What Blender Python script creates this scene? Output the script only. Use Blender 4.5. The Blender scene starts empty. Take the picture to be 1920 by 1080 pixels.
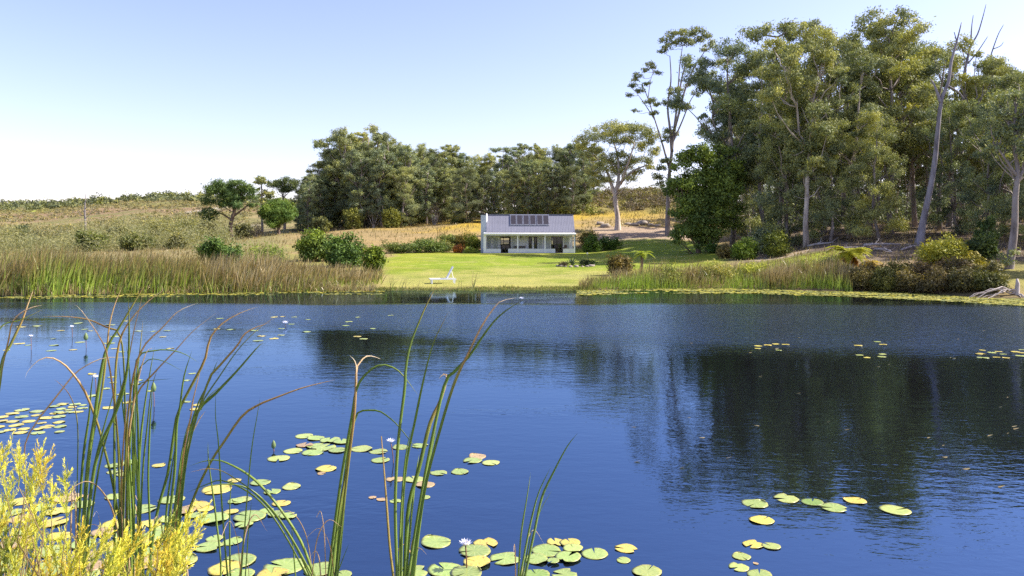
import bpy, math, random
import numpy as np
from mathutils import Vector, Matrix

# ------------------------------------------------------------------ camera, sky, sun, exposure
sc = bpy.context.scene
COL = sc.collection
F, HY, EYE = 1400.0, 450.0, 3.0          # focal length and horizon row in 1920-px units, eye height over the pond
cam_d = bpy.data.cameras.new('camera'); cam = bpy.data.objects.new('camera', cam_d); COL.objects.link(cam)
cam_d.sensor_width = 36.0; cam_d.lens = 36.0 * F / 1920.0
cam_d.shift_y = -(540.0 - HY) / 1920.0
cam_d.clip_start = 0.1; cam_d.clip_end = 6000
cam.location = (0, 0, EYE); cam.rotation_euler = (math.radians(90), 0, 0)
sc.camera = cam
SUN_AZ, SUN_EL = math.radians(84), math.radians(44)      # azimuth clockwise from +Y
w = bpy.data.worlds.new('World'); sc.world = w; w.use_nodes = True
wn = w.node_tree.nodes; wl = w.node_tree.links
bgn = wn['Background']; sky = wn.new('ShaderNodeTexSky'); sky.sky_type = 'NISHITA'; sky.sun_disc = False
sky.sun_elevation = SUN_EL; sky.sun_rotation = SUN_AZ
sky.altitude = 0; sky.air_density = 1.0; sky.dust_density = 1.0; sky.ozone_density = 2.0
tint = wn.new('ShaderNodeMix'); tint.data_type = 'RGBA'; tint.blend_type = 'MULTIPLY'; tint.inputs[0].default_value = 1.0; tint.inputs[7].default_value = (1.16, .965, 1.08, 1)
wl.new(sky.outputs[0], tint.inputs[6]); wl.new(tint.outputs[2], bgn.inputs[0]); bgn.inputs[1].default_value = 0.13
sd = bpy.data.lights.new('sun', 'SUN'); sd.energy = 5.0; sd.angle = math.radians(0.5); sd.color = (1.0, 0.94, 0.84)
sun = bpy.data.objects.new('sun', sd); COL.objects.link(sun)
S = Vector((math.cos(SUN_EL) * math.sin(SUN_AZ), math.cos(SUN_EL) * math.cos(SUN_AZ), math.sin(SUN_EL)))
sun.rotation_euler = S.to_track_quat('Z', 'Y').to_euler(); sun.location = S * 80
vs = sc.view_settings; vs.view_transform = 'Standard'; vs.look = 'None'; vs.exposure = 1.0; vs.gamma = 1.0
vs.use_curve_mapping = False
sc.cycles.use_denoising = False; sc.cycles.denoising_input_passes = 'RGB_ALBEDO_NORMAL'; sc.cycles.denoising_prefilter = 'ACCURATE'
sc.cycles.max_bounces = 6; sc.cycles.transparent_max_bounces = 4
sc.cycles.sample_clamp_indirect = 4.0

# ------------------------------------------------------------------ helpers
def smooth(a, b, x):
    t = np.clip((np.asarray(x, float) - a) / (b - a), 0, 1); return t * t * (3 - 2 * t)
def vnoise(x, y, seed=0):
    x = np.asarray(x, float); y = np.asarray(y, float)
    xi, yi = np.floor(x), np.floor(y); fx, fy = x - xi, y - yi
    fx = fx * fx * (3 - 2 * fx); fy = fy * fy * (3 - 2 * fy)
    def h(a, b):
        v = np.sin(a * 127.1 + b * 311.7 + seed * 74.7) * 43758.5453; return v - np.floor(v)
    return (h(xi, yi) * (1 - fx) + h(xi + 1, yi) * fx) * (1 - fy) + (h(xi, yi + 1) * (1 - fx) + h(xi + 1, yi + 1) * fx) * fy
def fbm(x, y, seed=0, octv=4):
    s = 0; a = .5; n = 0
    for i in range(octv):
        s = s + a * vnoise(np.asarray(x) * 2 ** i, np.asarray(y) * 2 ** i, seed + i); n += a; a *= .5
    return s / n
def norm(v):
    return v / np.maximum(np.linalg.norm(v, axis=-1, keepdims=True), 1e-9)
def P(px, py, Y):                        # image position at depth Y -> world point
    return np.array([(px - 960.0) * Y / F, Y, EYE - (py - HY) * Y / F])

# ground height: profiles (distance, height) along view columns, blended sideways
PRE = [(-2000, 3.0), (-60, 1.7), (1.2, 1.45), (2.6, 1.1), (4.8, .02), (6.5, -.35), (12, -1.1)]
COLS = [(-700, 30, [(36, .5), (60, 1), (120, 2), (200, 4), (300, 10), (500, 24), (560, 22), (900, 14), (3000, 10)]),
        (0, 41, [(46, .35), (60, .6), (100, 1.3), (150, 2), (200, 4), (300, 10.5), (420, 19.5), (500, 26.5), (540, 27), (900, 18), (3000, 10)]),
        (390, 43, [(48, .4), (60, .7), (90, 1.9), (110, 2.6), (150, 3.6), (200, 5.6), (300, 15), (420, 26), (500, 33), (560, 33), (900, 20), (3000, 10)]),
        (560, 44, [(48, .35), (60, .7), (90, 2.2), (110, 3.5), (130, 4.6), (200, 7), (300, 14), (500, 30), (900, 20), (3000, 10)]),
        (720, 44.2, [(45, .22), (60, .62), (87, 1.5), (100, 3.0), (120, 4.9), (150, 6.2), (250, 9), (500, 24), (900, 18), (3000, 10)]),
        (890, 44.4, [(45, .24), (60, .62), (84, 1.42), (92, 1.46), (101, 3.3), (120, 5.4), (150, 8.2), (250, 12), (500, 18), (900, 16), (3000, 10)]),
        (1090, 44.6, [(45, .24), (60, .62), (84, 1.42), (92, 1.5), (97, 2.9), (105, 4.4), (120, 6.4), (140, 9.6), (165, 13.6), (200, 14.2), (300, 13), (900, 12), (3000, 10)]),
        (1250, 46, [(48, .3), (60, .68), (80, 1.5), (90, 2.1), (97, 3.2), (105, 4.5), (120, 6.5), (140, 10), (165, 14.4), (200, 15), (300, 13.5), (900, 12), (3000, 10)]),
        (1400, 46, [(48, .4), (60, .9), (75, 1.8), (90, 3.1), (120, 6.2), (160, 10.5), (200, 12), (300, 12.5), (900, 12), (3000, 10)]),
        (1600, 43.5, [(45, .35), (50, .95), (60, 2.1), (70, 3.0), (90, 4.9), (120, 7), (160, 10), (300, 12.5), (900, 12), (3000, 10)]),
        (1920, 38, [(40, .4), (45, 1.1), (55, 2.3), (65, 3.3), (90, 5.5), (120, 7.5), (160, 10), (300, 12.5), (900, 12), (3000, 10)]),
        (2700, 28, [(31, .5), (38, 1.3), (55, 2.6), (90, 5.5), (160, 10), (300, 12.5), (900, 12), (3000, 10)])]
CPX = np.array([c[0] for c in COLS], float)
CPROF = []
for c in COLS:
    pr = PRE + [(c[1] - 6, -.9), (c[1] - 1.2, -.22), (c[1], .0), (c[1] + .5, .13)] + [q for q in c[2] if q[0] > c[1] + .5]
    CPROF.append((np.array([q[0] for q in pr], float), np.array([q[1] for q in pr], float)))
def pxof(X, Y):
    return 960 + F * np.asarray(X, float) / np.maximum(np.asarray(Y, float), 14.0)
def G(X, Y):
    X = np.asarray(X, float); Y = np.asarray(Y, float)
    X, Y = np.broadcast_arrays(X, Y)
    Yn = Y + np.where(Y > 25, (fbm(X * .22, Y * .05, 3) - .5) * 2.0 * smooth(20, 35, Y) * (1 - smooth(55, 75, Y)), (fbm(X * .5, Y * .1, 5) - .5) * .9)
    p = np.clip(pxof(X, Y), CPX[0], CPX[-1])
    Z = np.stack([np.interp(Yn, a, b) for a, b in CPROF])
    i = np.clip(np.searchsorted(CPX, p) - 1, 0, len(CPX) - 2)
    t = (p - CPX[i]) / (CPX[i + 1] - CPX[i]); t = t * t * (3 - 2 * t)
    z0 = np.take_along_axis(Z, i[None], 0)[0]; z1 = np.take_along_axis(Z, i[None] + 1, 0)[0]
    z = z0 * (1 - t) + z1 * t
    z = z + smooth(48, 70, np.abs(X)) * 2.2 * (1 - smooth(30, 60, Y)) * smooth(2, 8, Y)
    z = z + (fbm(X * .05, Y * .05, 11) - .5) * 1.6 * smooth(100, 200, Y) + (fbm(X * .012, Y * .012, 12) - .5) * 9 * smooth(250, 420, Y)
    z = z + (fbm(X * .6, Y * .6, 13, 3) - .5) * .16 * smooth(48, 56, Y) * (1 - .75 * lawn_mask(X, Y))
    return z
def lawn_mask(X, Y):
    p = pxof(X, Y); wob = (fbm(np.asarray(X) * .25, np.asarray(Y) * .25, 21) - .5)
    left = 712 + np.clip((np.asarray(Y) - 44) * .6, 0, 40)
    right = np.interp(Y, [40, 48, 55, 62, 75, 90, 96], [1105, 1130, 1230, 1350, 1370, 1330, 1290])
    m = smooth(-14, 14, p - left + wob * 40) * smooth(-14, 14, right - p + wob * 50)
    far = np.interp(p, [700, 890, 1090, 1180, 1330], [84, 93, 93, 96, 93])
    return m * smooth(43.3, 44.3, np.asarray(Y, float)) * (1 - smooth(-1.5, 1.5, np.asarray(Y) - far + wob * 5))

def mesh(name, V, quads=None, tris=None, attrs=None, cols=None, smooth_=False):
    m = bpy.data.meshes.new(name)
    V = np.asarray(V, np.float32); m.vertices.add(len(V)); m.vertices.foreach_set('co', V.ravel())
    parts = []; starts = []; tot = 0
    for arr, k in ((quads, 4), (tris, 3)):
        if arr is not None and len(arr):
            arr = np.asarray(arr, np.int32); parts.append(arr.ravel()); starts.append(np.arange(len(arr)) * k + tot); tot += arr.size
    m.loops.add(tot); m.loops.foreach_set('vertex_index', np.concatenate(parts))
    st = np.concatenate(starts).astype(np.int32); m.polygons.add(len(st)); m.polygons.foreach_set('loop_start', st)
    for k, v in (attrs or {}).items():
        a = m.attributes.new(k, 'FLOAT', 'POINT'); a.data.foreach_set('value', np.asarray(v, np.float32))
    for k, v in (cols or {}).items():
        a = m.attributes.new(k, 'FLOAT_COLOR', 'POINT'); v = np.asarray(v, np.float32)
        if v.shape[1] == 3: v = np.hstack([v, np.ones((len(v), 1), np.float32)])
        a.data.foreach_set('color', v.ravel())
    m.update(calc_edges=True)
    m.polygons.foreach_set('use_smooth', np.full(len(st), bool(smooth_)))
    return m
class MB:
    def __init__(s): s.V = []; s.Q = []; s.T = []; s.A = []; s.n = 0
    def add(s, V, Q=None, T=None, a=None):
        V = np.asarray(V, float); s.V.append(V)
        if Q is not None and len(Q): s.Q.append(np.asarray(Q, int) + s.n)
        if T is not None and len(T): s.T.append(np.asarray(T, int) + s.n)
        s.A.append(np.full(len(V), .5) if a is None else np.broadcast_to(np.asarray(a, float), (len(V),))); s.n += len(V)
    def box(s, x0, x1, y0, y1, z0, z1, a=None):
        V = [(x, y, z) for z in (z0, z1) for y in (y0, y1) for x in (x0, x1)]
        s.add(V, [(0, 2, 3, 1), (4, 5, 7, 6), (0, 1, 5, 4), (2, 6, 7, 3), (0, 4, 6, 2), (1, 3, 7, 5)], a=a)
    def tube(s, path, rad, n=6, cap=True, a=None):
        p = np.asarray(path, float); k = len(p); r = np.broadcast_to(np.asarray(rad, float), (k,))
        t = norm(np.gradient(p, axis=0)); ref = np.array([0.31, .95, .05]) if abs(t[:, 1]).max() < .9 else np.array([1., 0, 0.1])
        u = norm(np.cross(t, ref)); v = np.cross(t, u)
        an = np.arange(n) * 2 * math.pi / n
        ring = p[:, None] + r[:, None, None] * (np.cos(an)[None, :, None] * u[:, None] + np.sin(an)[None, :, None] * v[:, None])
        Q = [(i * n + j, i * n + (j + 1) % n, (i + 1) * n + (j + 1) % n, (i + 1) * n + j) for i in range(k - 1) for j in range(n)]
        V = ring.reshape(-1, 3); T = []
        if cap:
            V = np.vstack([V, p[:1], p[-1:]]); m = k * n
            T = [(m, (j + 1) % n, j) for j in range(n)] + [(m + 1, (k - 1) * n + j, (k - 1) * n + (j + 1) % n) for j in range(n)]
        s.add(V, Q, T, a)
    def mesh(s, name, smooth_=False):
        return mesh(name, np.vstack(s.V), np.vstack(s.Q) if s.Q else None, np.vstack(s.T) if s.T else None, {'tint': np.concatenate(s.A)}, smooth_=smooth_)
def O(name, me, mat=None, parent=None, loc=(0, 0, 0), rot=(0, 0, 0), scale=None, color=None, label=None, cat=None, group=None, kind=None):
    o = bpy.data.objects.new(name, me); COL.objects.link(o)
    o.location = [float(v) for v in loc]; o.rotation_euler = rot
    if scale is not None: o.scale = (scale,) * 3 if np.isscalar(scale) else scale
    if parent is not None: o.parent = parent
    if mat is not None and me is not None and not me.materials: me.materials.append(mat)
    if color is not None: o.color = (*color, 1)
    for k, v in (('label', label), ('category', cat), ('group', group), ('kind', kind)):
        if v: o[k] = v
    return o
def E(name, loc, label, cat, group=None, rotz=0, scale=None):
    return O(name, None, None, None, loc, (0, 0, rotz), scale, None, label, cat, group)
def catmull(pts, n):
    p = np.asarray(pts, float)
    if len(p) == 2: return p[0] + (p[1] - p[0]) * np.linspace(0, 1, n)[:, None]
    d = np.concatenate([[0], np.cumsum(np.linalg.norm(np.diff(p, axis=0), axis=1) ** .5 + 1e-6)])
    q = np.vstack([2 * p[0] - p[1], p, 2 * p[-1] - p[-2]]); out = []
    for t in np.linspace(0, d[-1], n):
        i = min(np.searchsorted(d, t, 'right') - 1, len(p) - 2); u = (t - d[i]) / (d[i + 1] - d[i])
        a, b, c, e = q[i:i + 4]
        out.append(.5 * (2 * b + (c - a) * u + (2 * a - 5 * b + 4 * c - e) * u * u + (3 * b - a - 3 * c + e) * u ** 3))
    return np.array(out)

# ------------------------------------------------------------------ materials
def new_mat(name):
    m = bpy.data.materials.new(name); m.use_nodes = True; nt = m.node_tree
    return m, nt.nodes, nt.links, nt.nodes['Principled BSDF']
def noise(n, l, scale, detail=3, vec=None, rough=.55):
    t = n.new('ShaderNodeTexNoise'); t.inputs['Scale'].default_value = scale; t.inputs['Detail'].default_value = detail; t.inputs['Roughness'].default_value = rough
    if vec is not None: l.new(vec, t.inputs['Vector'])
    return t
def ramp(n, l, src, stops):
    r = n.new('ShaderNodeValToRGB'); e = r.color_ramp.elements
    e[0].position, e[0].color = stops[0][0], (*stops[0][1], 1); e[1].position, e[1].color = stops[-1][0], (*stops[-1][1], 1)
    for p, c in stops[1:-1]:
        x = e.new(p); x.color = (*c, 1)
    l.new(src, r.inputs[0]); return r
def mixc(n, l, a, b, fac, mode='MIX'):
    x = n.new('ShaderNodeMix'); x.data_type = 'RGBA'; x.blend_type = mode
    for s, v in ((x.inputs[6], a), (x.inputs[7], b), (x.inputs[0], fac)):
        if hasattr(v, 'is_output'): l.new(v, s)
        elif isinstance(v, tuple): s.default_value = (*v, 1)
        else: s.default_value = v
    return x.outputs[2]
def math_(n, l, op, a, b=0.0, c=None, clamp=False):
    x = n.new('ShaderNodeMath'); x.operation = op; x.use_clamp = clamp
    for i, v in enumerate((a, b) if c is None else (a, b, c)):
        if hasattr(v, 'is_output'): l.new(v, x.inputs[i])
        else: x.inputs[i].default_value = v
    return x.outputs[0]
def plain(name, col, rough=.6, metal=0, var=.15, scale=6, spec=.4, bump=0):
    m, n, l, b = new_mat(name); tc = n.new('ShaderNodeTexCoord')
    t = noise(n, l, scale, 5, tc.outputs['Object'])
    r = ramp(n, l, t.outputs[0], [(.3, tuple(c * (1 - var) for c in col)), (.7, tuple(min(1, c * (1 + var)) for c in col))])
    l.new(r.outputs[0], b.inputs['Base Color']); b.inputs['Roughness'].default_value = rough; b.inputs['Metallic'].default_value = metal
    b.inputs['Specular IOR Level'].default_value = spec
    if bump:
        bp = n.new('ShaderNodeBump'); bp.inputs['Strength'].default_value = bump; bp.inputs['Distance'].default_value = .02
        l.new(t.outputs[0], bp.inputs['Height']); l.new(bp.outputs[0], b.inputs['Normal'])
    return m
def foliage(name, trans=.16, warm=(1.65, 1.5, .75), cool=(.45, .54, .6), rough=.6, spec=.18):
    m, n, l, b = new_mat(name)
    oi = n.new('ShaderNodeObjectInfo'); at = n.new('ShaderNodeAttribute'); at.attribute_name = 'tint'
    r = ramp(n, l, at.outputs['Fac'], [(0.05, cool), (.5, (1, 1, 1)), (.95, warm)])
    c = mixc(n, l, oi.outputs['Color'], r.outputs[0], 1.0, 'MULTIPLY')
    l.new(c, b.inputs['Base Color']); b.inputs['Roughness'].default_value = rough; b.inputs['Specular IOR Level'].default_value = spec
    tr = n.new('ShaderNodeBsdfTranslucent'); c2 = mixc(n, l, c, (1.25, 1.3, .5), 1.0, 'MULTIPLY'); l.new(c2, tr.inputs[0])
    mx = n.new('ShaderNodeMixShader'); mx.inputs[0].default_value = trans
    l.new(b.outputs[0], mx.inputs[1]); l.new(tr.outputs[0], mx.inputs[2]); l.new(mx.outputs[0], n['Material Output'].inputs[0])
    return m
def bark(name):
    m, n, l, b = new_mat(name); oi = n.new('ShaderNodeObjectInfo'); tc = n.new('ShaderNodeTexCoord')
    mp = n.new('ShaderNodeMapping'); mp.inputs['Scale'].default_value = (1, 1, .25); l.new(tc.outputs['Object'], mp.inputs[0])
    t = noise(n, l, 2.2, 6, mp.outputs[0], .65)
    r = ramp(n, l, t.outputs[0], [(.3, (.38, .34, .32)), (.48, (.85, .8, .78)), (.6, (1.1, 1.08, 1.05)), (.75, (.75, .55, .42))])
    l.new(mixc(n, l, oi.outputs['Color'], r.outputs[0], 1.0, 'MULTIPLY'), b.inputs['Base Color']); b.inputs['Roughness'].default_value = .8
    bp = n.new('ShaderNodeBump'); bp.inputs['Distance'].default_value = .05; bp.inputs['Strength'].default_value = .6
    l.new(t.outputs[0], bp.inputs['Height']); l.new(bp.outputs[0], b.inputs['Normal'])
    return m
LEAF = foliage('leaf'); NEEDLE = foliage('needle', .2, (1.35, 1.2, .6), (.6, .75, .8)); BARK = bark('bark')
DRYLEAF = foliage('dry_leaf', .3, (1.35, 1.15, .8), (.6, .55, .55))

# reed leaves: colour along the leaf from green base to orange and straw tip ('tint' = age + position)
def reedmat(name, stops, trans=.45):
    m, n, l, b = new_mat(name); at = n.new('ShaderNodeAttribute'); at.attribute_name = 'tint'
    r = ramp(n, l, at.outputs['Fac'], stops)
    tc = n.new('ShaderNodeTexCoord'); mp = n.new('ShaderNodeMapping'); mp.inputs['Scale'].default_value = (60, 60, 3); l.new(tc.outputs['Object'], mp.inputs[0])
    t = noise(n, l, 1.0, 3, mp.outputs[0]); v = ramp(n, l, t.outputs[0], [(.3, (.8, .8, .8)), (.7, (1.15, 1.15, 1.15))])
    c = mixc(n, l, r.outputs[0], v.outputs[0], 1.0, 'MULTIPLY')
    l.new(c, b.inputs['Base Color']); b.inputs['Roughness'].default_value = .38; b.inputs['Specular IOR Level'].default_value = .5
    tr = n.new('ShaderNodeBsdfTranslucent'); l.new(c, tr.inputs[0])
    mx = n.new('ShaderNodeMixShader'); mx.inputs[0].default_value = trans
    l.new(b.outputs[0], mx.inputs[1]); l.new(tr.outputs[0], mx.inputs[2]); l.new(mx.outputs[0], n['Material Output'].inputs[0])
    return m
REED = reedmat('reed_leaf', [(0, (.34, .43, .09)), (.2, (.20, .30, .05)), (.4, (.19, .26, .045)), (.5, (.36, .33, .07)), (.6, (.47, .31, .10)), (.72, (.62, .43, .19)), (.85, (.78, .58, .34)), (1, (.88, .80, .62))])
BED = reedmat('reed_bed_leaf', [(0, (.30, .40, .05)), (.25, (.25, .28, .06)), (.5, (.24, .20, .06)), (.75, (.30, .215, .08)), (1, (.47, .385, .19))], .35)

def ground_mat():
    m, n, l, b = new_mat('ground_cover')
    at = n.new('ShaderNodeAttribute'); at.attribute_name = 'cover'; geo = n.new('ShaderNodeNewGeometry')
    t1 = noise(n, l, 1.3, 6, geo.outputs['Position'], .7); t2 = noise(n, l, 9, 5, geo.outputs['Position'], .7)
    mp = n.new('ShaderNodeMapping'); mp.inputs['Scale'].default_value = (.06, .35, 1); l.new(geo.outputs['Position'], mp.inputs[0])
    t3 = noise(n, l, 1, 3, mp.outputs[0])
    v = ramp(n, l, t1.outputs[0], [(.25, (.62, .66, .6)), (.5, (1, 1, 1)), (.75, (1.25, 1.2, 1.1))])
    v2 = ramp(n, l, t2.outputs[0], [(.25, (.72, .74, .7)), (.75, (1.22, 1.2, 1.15))])
    v3 = ramp(n, l, t3.outputs[0], [(.3, (.86, .9, .88)), (.7, (1.12, 1.08, 1.05))])
    c = mixc(n, l, at.outputs['Color'], v.outputs[0], .75, 'MULTIPLY'); c = mixc(n, l, c, v2.outputs[0], .8, 'MULTIPLY'); c = mixc(n, l, c, v3.outputs[0], 1., 'MULTIPLY')
    l.new(c, b.inputs['Base Color']); b.inputs['Roughness'].default_value = .9; b.inputs['Specular IOR Level'].default_value = .1
    bp = n.new('ShaderNodeBump'); bp.inputs['Distance'].default_value = .14; bp.inputs['Strength'].default_value = .7
    l.new(t2.outputs[0], bp.inputs['Height']); l.new(bp.outputs[0], b.inputs['Normal'])
    return m
def water_mat():
    m, n, l, b = new_mat('pond_water')
    geo = n.new('ShaderNodeNewGeometry'); sep = n.new('ShaderNodeSeparateXYZ'); l.new(geo.outputs['Position'], sep.inputs[0])
    # wind: patches of ruffled water, long across the pond; lee of the far bank and the near end calm
    mp = n.new('ShaderNodeMapping'); mp.inputs['Scale'].default_value = (.035, .13, 1); l.new(geo.outputs['Position'], mp.inputs[0])
    wt = noise(n, l, 1.0, 3, mp.outputs[0])
    wob = math_(n, l, 'MULTIPLY_ADD', wt.outputs[0], 14.0, -7.0)
    yy = math_(n, l, 'ADD', sep.outputs[1], wob)
    far = n.new('ShaderNodeMapRange'); far.interpolation_type = 'SMOOTHSTEP'; l.new(yy, far.inputs[0]); far.inputs[1].default_value = 36.5; far.inputs[2].default_value = 33.5; far.inputs[3].default_value = 0; far.inputs[4].default_value = 1
    near = n.new('ShaderNodeMapRange'); near.interpolation_type = 'SMOOTHSTEP'; l.new(math_(n, l, 'MULTIPLY_ADD', sep.outputs[0], .42, yy), near.inputs[0]); near.inputs[1].default_value = 20; near.inputs[2].default_value = 27; near.inputs[3].default_value = .06; near.inputs[4].default_value = 1
    wind = math_(n, l, 'MULTIPLY', far.outputs[0], near.outputs[0])
    mp2 = n.new('ShaderNodeMapping'); mp2.inputs['Scale'].default_value = (.75, 1.5, 1); mp2.inputs['Rotation'].default_value = (0, 0, .25); l.new(geo.outputs['Position'], mp2.inputs[0])
    a = noise(n, l, 3.2, 3, mp2.outputs[0], .6); c = noise(n, l, 11, 2, mp2.outputs[0], .5)
    h = math_(n, l, 'ADD', math_(n, l, 'MULTIPLY', a.outputs[0], .018), math_(n, l, 'MULTIPLY', c.outputs[0], .004))
    amp = math_(n, l, 'MULTIPLY_ADD', wind, 1.9, .07)
    mp3 = n.new('ShaderNodeMapping'); mp3.inputs['Scale'].default_value = (.11, .34, 1); mp3.inputs['Rotation'].default_value = (0, 0, -.2); l.new(geo.outputs['Position'], mp3.inputs[0])
    pt = noise(n, l, 1.0, 2, mp3.outputs[0]); pm = n.new('ShaderNodeMapRange'); pm.interpolation_type = 'SMOOTHSTEP'; l.new(pt.outputs[0], pm.inputs[0]); pm.inputs[1].default_value = .48; pm.inputs[2].default_value = .62; pm.inputs[3].default_value = 0; pm.inputs[4].default_value = .2
    amp = math_(n, l, 'ADD', amp, pm.outputs[0])
    h = math_(n, l, 'MULTIPLY', h, amp)
    bp = n.new('ShaderNodeBump'); bp.inputs['Strength'].default_value = 1; bp.inputs['Distance'].default_value = 1.0
    l.new(h, bp.inputs['Height'])
    rough = math_(n, l, 'MULTIPLY_ADD', wind, .17, .012)
    gl = n.new('ShaderNodeBsdfGlossy'); l.new(rough, gl.inputs['Roughness']); l.new(bp.outputs[0], gl.inputs['Normal'])
    df = n.new('ShaderNodeBsdfDiffuse'); df.inputs['Color'].default_value = (.006, .006, .007, 1)
    fr = n.new('ShaderNodeFresnel'); fr.inputs['IOR'].default_value = 3.3; l.new(bp.outputs[0], fr.inputs['Normal'])
    l.new(mixc(n, l, (.22, .53, 1.0), (.78, .90, 1.0), fr.outputs[0]), gl.inputs['Color'])
    mx = n.new('ShaderNodeMixShader'); l.new(fr.outputs[0], mx.inputs[0]); l.new(df.outputs[0], mx.inputs[1]); l.new(gl.outputs[0], mx.inputs[2])
    l.new(mx.outputs[0], n['Material Output'].inputs[0])
    return m

# ------------------------------------------------------------------ terrain and water
def build_ground():
    ys = np.concatenate([np.linspace(-80, 0, 12), np.linspace(.5, 40, 60), np.linspace(40.4, 100, 190), np.geomspace(101, 3000, 150)])
    us = np.linspace(-1, 1, 361); us = np.sign(us) * np.abs(us) ** 1.15 * 1.35
    X = us[None, :] * (np.maximum(ys, 0)[:, None] + 40); Y = np.repeat(ys[:, None], len(us), 1)
    X = X.ravel(); Y = Y.ravel(); Z = G(X, Y)
    nr, nc = len(ys), len(us)
    i = np.arange(nr - 1)[:, None] * nc + np.arange(nc - 1)[None, :]
    Q = np.stack([i, i + 1, i + nc + 1, i + nc], -1).reshape(-1, 4)
    p = pxof(X, Y); n1 = fbm(X * .07, Y * .07, 31); n2 = fbm(X * .3, Y * .3, 32); n3 = fbm(X * .02, Y * .02, 33)
    def C(*c): return np.array(c)[None, :]
    def mix(a, b, t): return a * (1 - t[:, None]) + b * t[:, None]
    col = np.broadcast_to(C(.30, .22, .11), (len(X), 3)).copy()                       # dry tan ground
    col = mix(col, C(.24, .22, .07), smooth(.45, .6, n1))
    col = mix(col, C(.215, .19, .095), (1 - smooth(480, 580, p)) * smooth(55, 90, Y) * .8)
    # yellow flowering field on the slope behind the house
    yel = smooth(560, 660, p) * (1 - smooth(1210, 1290, p)) * smooth(94, 100, Y) * (1 - smooth(126, 138, Y))
    col = mix(col, C(.42, .29, .05), yel * smooth(.3, .6, n2 * .4 + n1 * .6) * (.35 + .65 * smooth(106, 112, Y)))
    # scrubby hill at right of the house and far heath on the left
    hill = smooth(1040, 1110, p) * (1 - smooth(1330, 1400, p)) * smooth(122, 132, Y)
    col = mix(col, mix(C(.15, .13, .05), C(.29, .24, .09), smooth(.4, .6, n2)), hill)
    heath = smooth(170, 240, Y) * (1 - smooth(560, 640, p))
    red = smooth(260, 300, Y) * (1 - smooth(360, 400, Y))
    hc = mix(C(.17, .16, .06), C(.25, .20, .10), smooth(.4, .6, n1)); hc = mix(hc, C(.235, .16, .095), red * smooth(.35, .55, n3 * .4 + n1 * .6))
    hc = mix(hc, C(.13, .14, .05), smooth(430, 480, Y))
    hc = mix(hc, C(.45, .42, .36), smooth(.68, .74, fbm(X * .04, Y * .01, 35)) * .7)
    hc = mix(hc, C(.30, .33, .06), (1 - smooth(60, 130, p)) * smooth(395, 410, Y) * (1 - smooth(425, 440, Y)))
    col = mix(col, hc, heath)
    # pale dirt track beside the lone tree
    dirt = smooth(1090, 1130, p) * (1 - smooth(1290, 1360, p)) * smooth(95.5, 97.5, Y + (n2 - .5) * 5) * (1 - smooth(106, 110, Y + (n2 - .5) * 8))
    col = mix(col, C(.36, .27, .21), dirt * .9)
    # forest floor
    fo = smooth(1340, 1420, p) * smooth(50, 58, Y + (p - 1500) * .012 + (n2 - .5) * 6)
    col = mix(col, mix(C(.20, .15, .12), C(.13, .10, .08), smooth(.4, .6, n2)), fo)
    tr = smooth(1395, 1430, p) * (1 - smooth(1500, 1530, p)) * smooth(63, 64.5, Y) * (1 - smooth(66, 67.5, Y))
    col = mix(col, C(.42, .33, .24), tr)
    gs = smooth(1380, 1420, p) * (1 - smooth(1560, 1600, p)) * smooth(54, 56, Y + (n2 - .5) * 4) * (1 - smooth(61, 64, Y + (n2 - .5) * 4))
    col = mix(col, C(.24, .27, .03), gs)
    # mown lawn, strawy towards the water
    lm = lawn_mask(X, Y)
    lawn = mix(C(.215, .275, .028), C(.265, .29, .035), smooth(.42, .62, fbm(X * .05, Y * .12, 41)))
    straw = (1 - smooth(50, 62, Y + (n1 - .5) * 16 + (n2 - .5) * 10)) * .8
    lawn = mix(lawn, C(.34, .31, .10), straw); lawn = mix(lawn, C(.16, .21, .02), smooth(.5, .68, n2) * .6); lawn = mix(lawn, C(.40, .34, .13), smooth(.58, .72, fbm(X * .8, Y * .8, 43)) * .45)
    col = mix(col, lawn, lm)
    wet = 1 - smooth(.02, .22, Z)
    col = mix(col, C(.09, .075, .045), wet * .85)
    near = 1 - smooth(5, 9, Y); col = mix(col, C(.16, .15, .05), near * (1 - wet))
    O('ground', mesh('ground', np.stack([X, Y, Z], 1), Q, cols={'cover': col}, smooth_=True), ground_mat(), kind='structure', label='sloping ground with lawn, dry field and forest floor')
build_ground()
WATER = water_mat()
wx = np.linspace(-75, 75, 2); wy = np.linspace(2.5, 62, 2)
O('pond_water', mesh('pond_water', [(-75, 2.5, 0), (75, 2.5, 0), (75, 62, 0), (-75, 62, 0)], [(0, 1, 2, 3)]), WATER, kind='structure', label='dark blue pond water with ripples')

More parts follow.
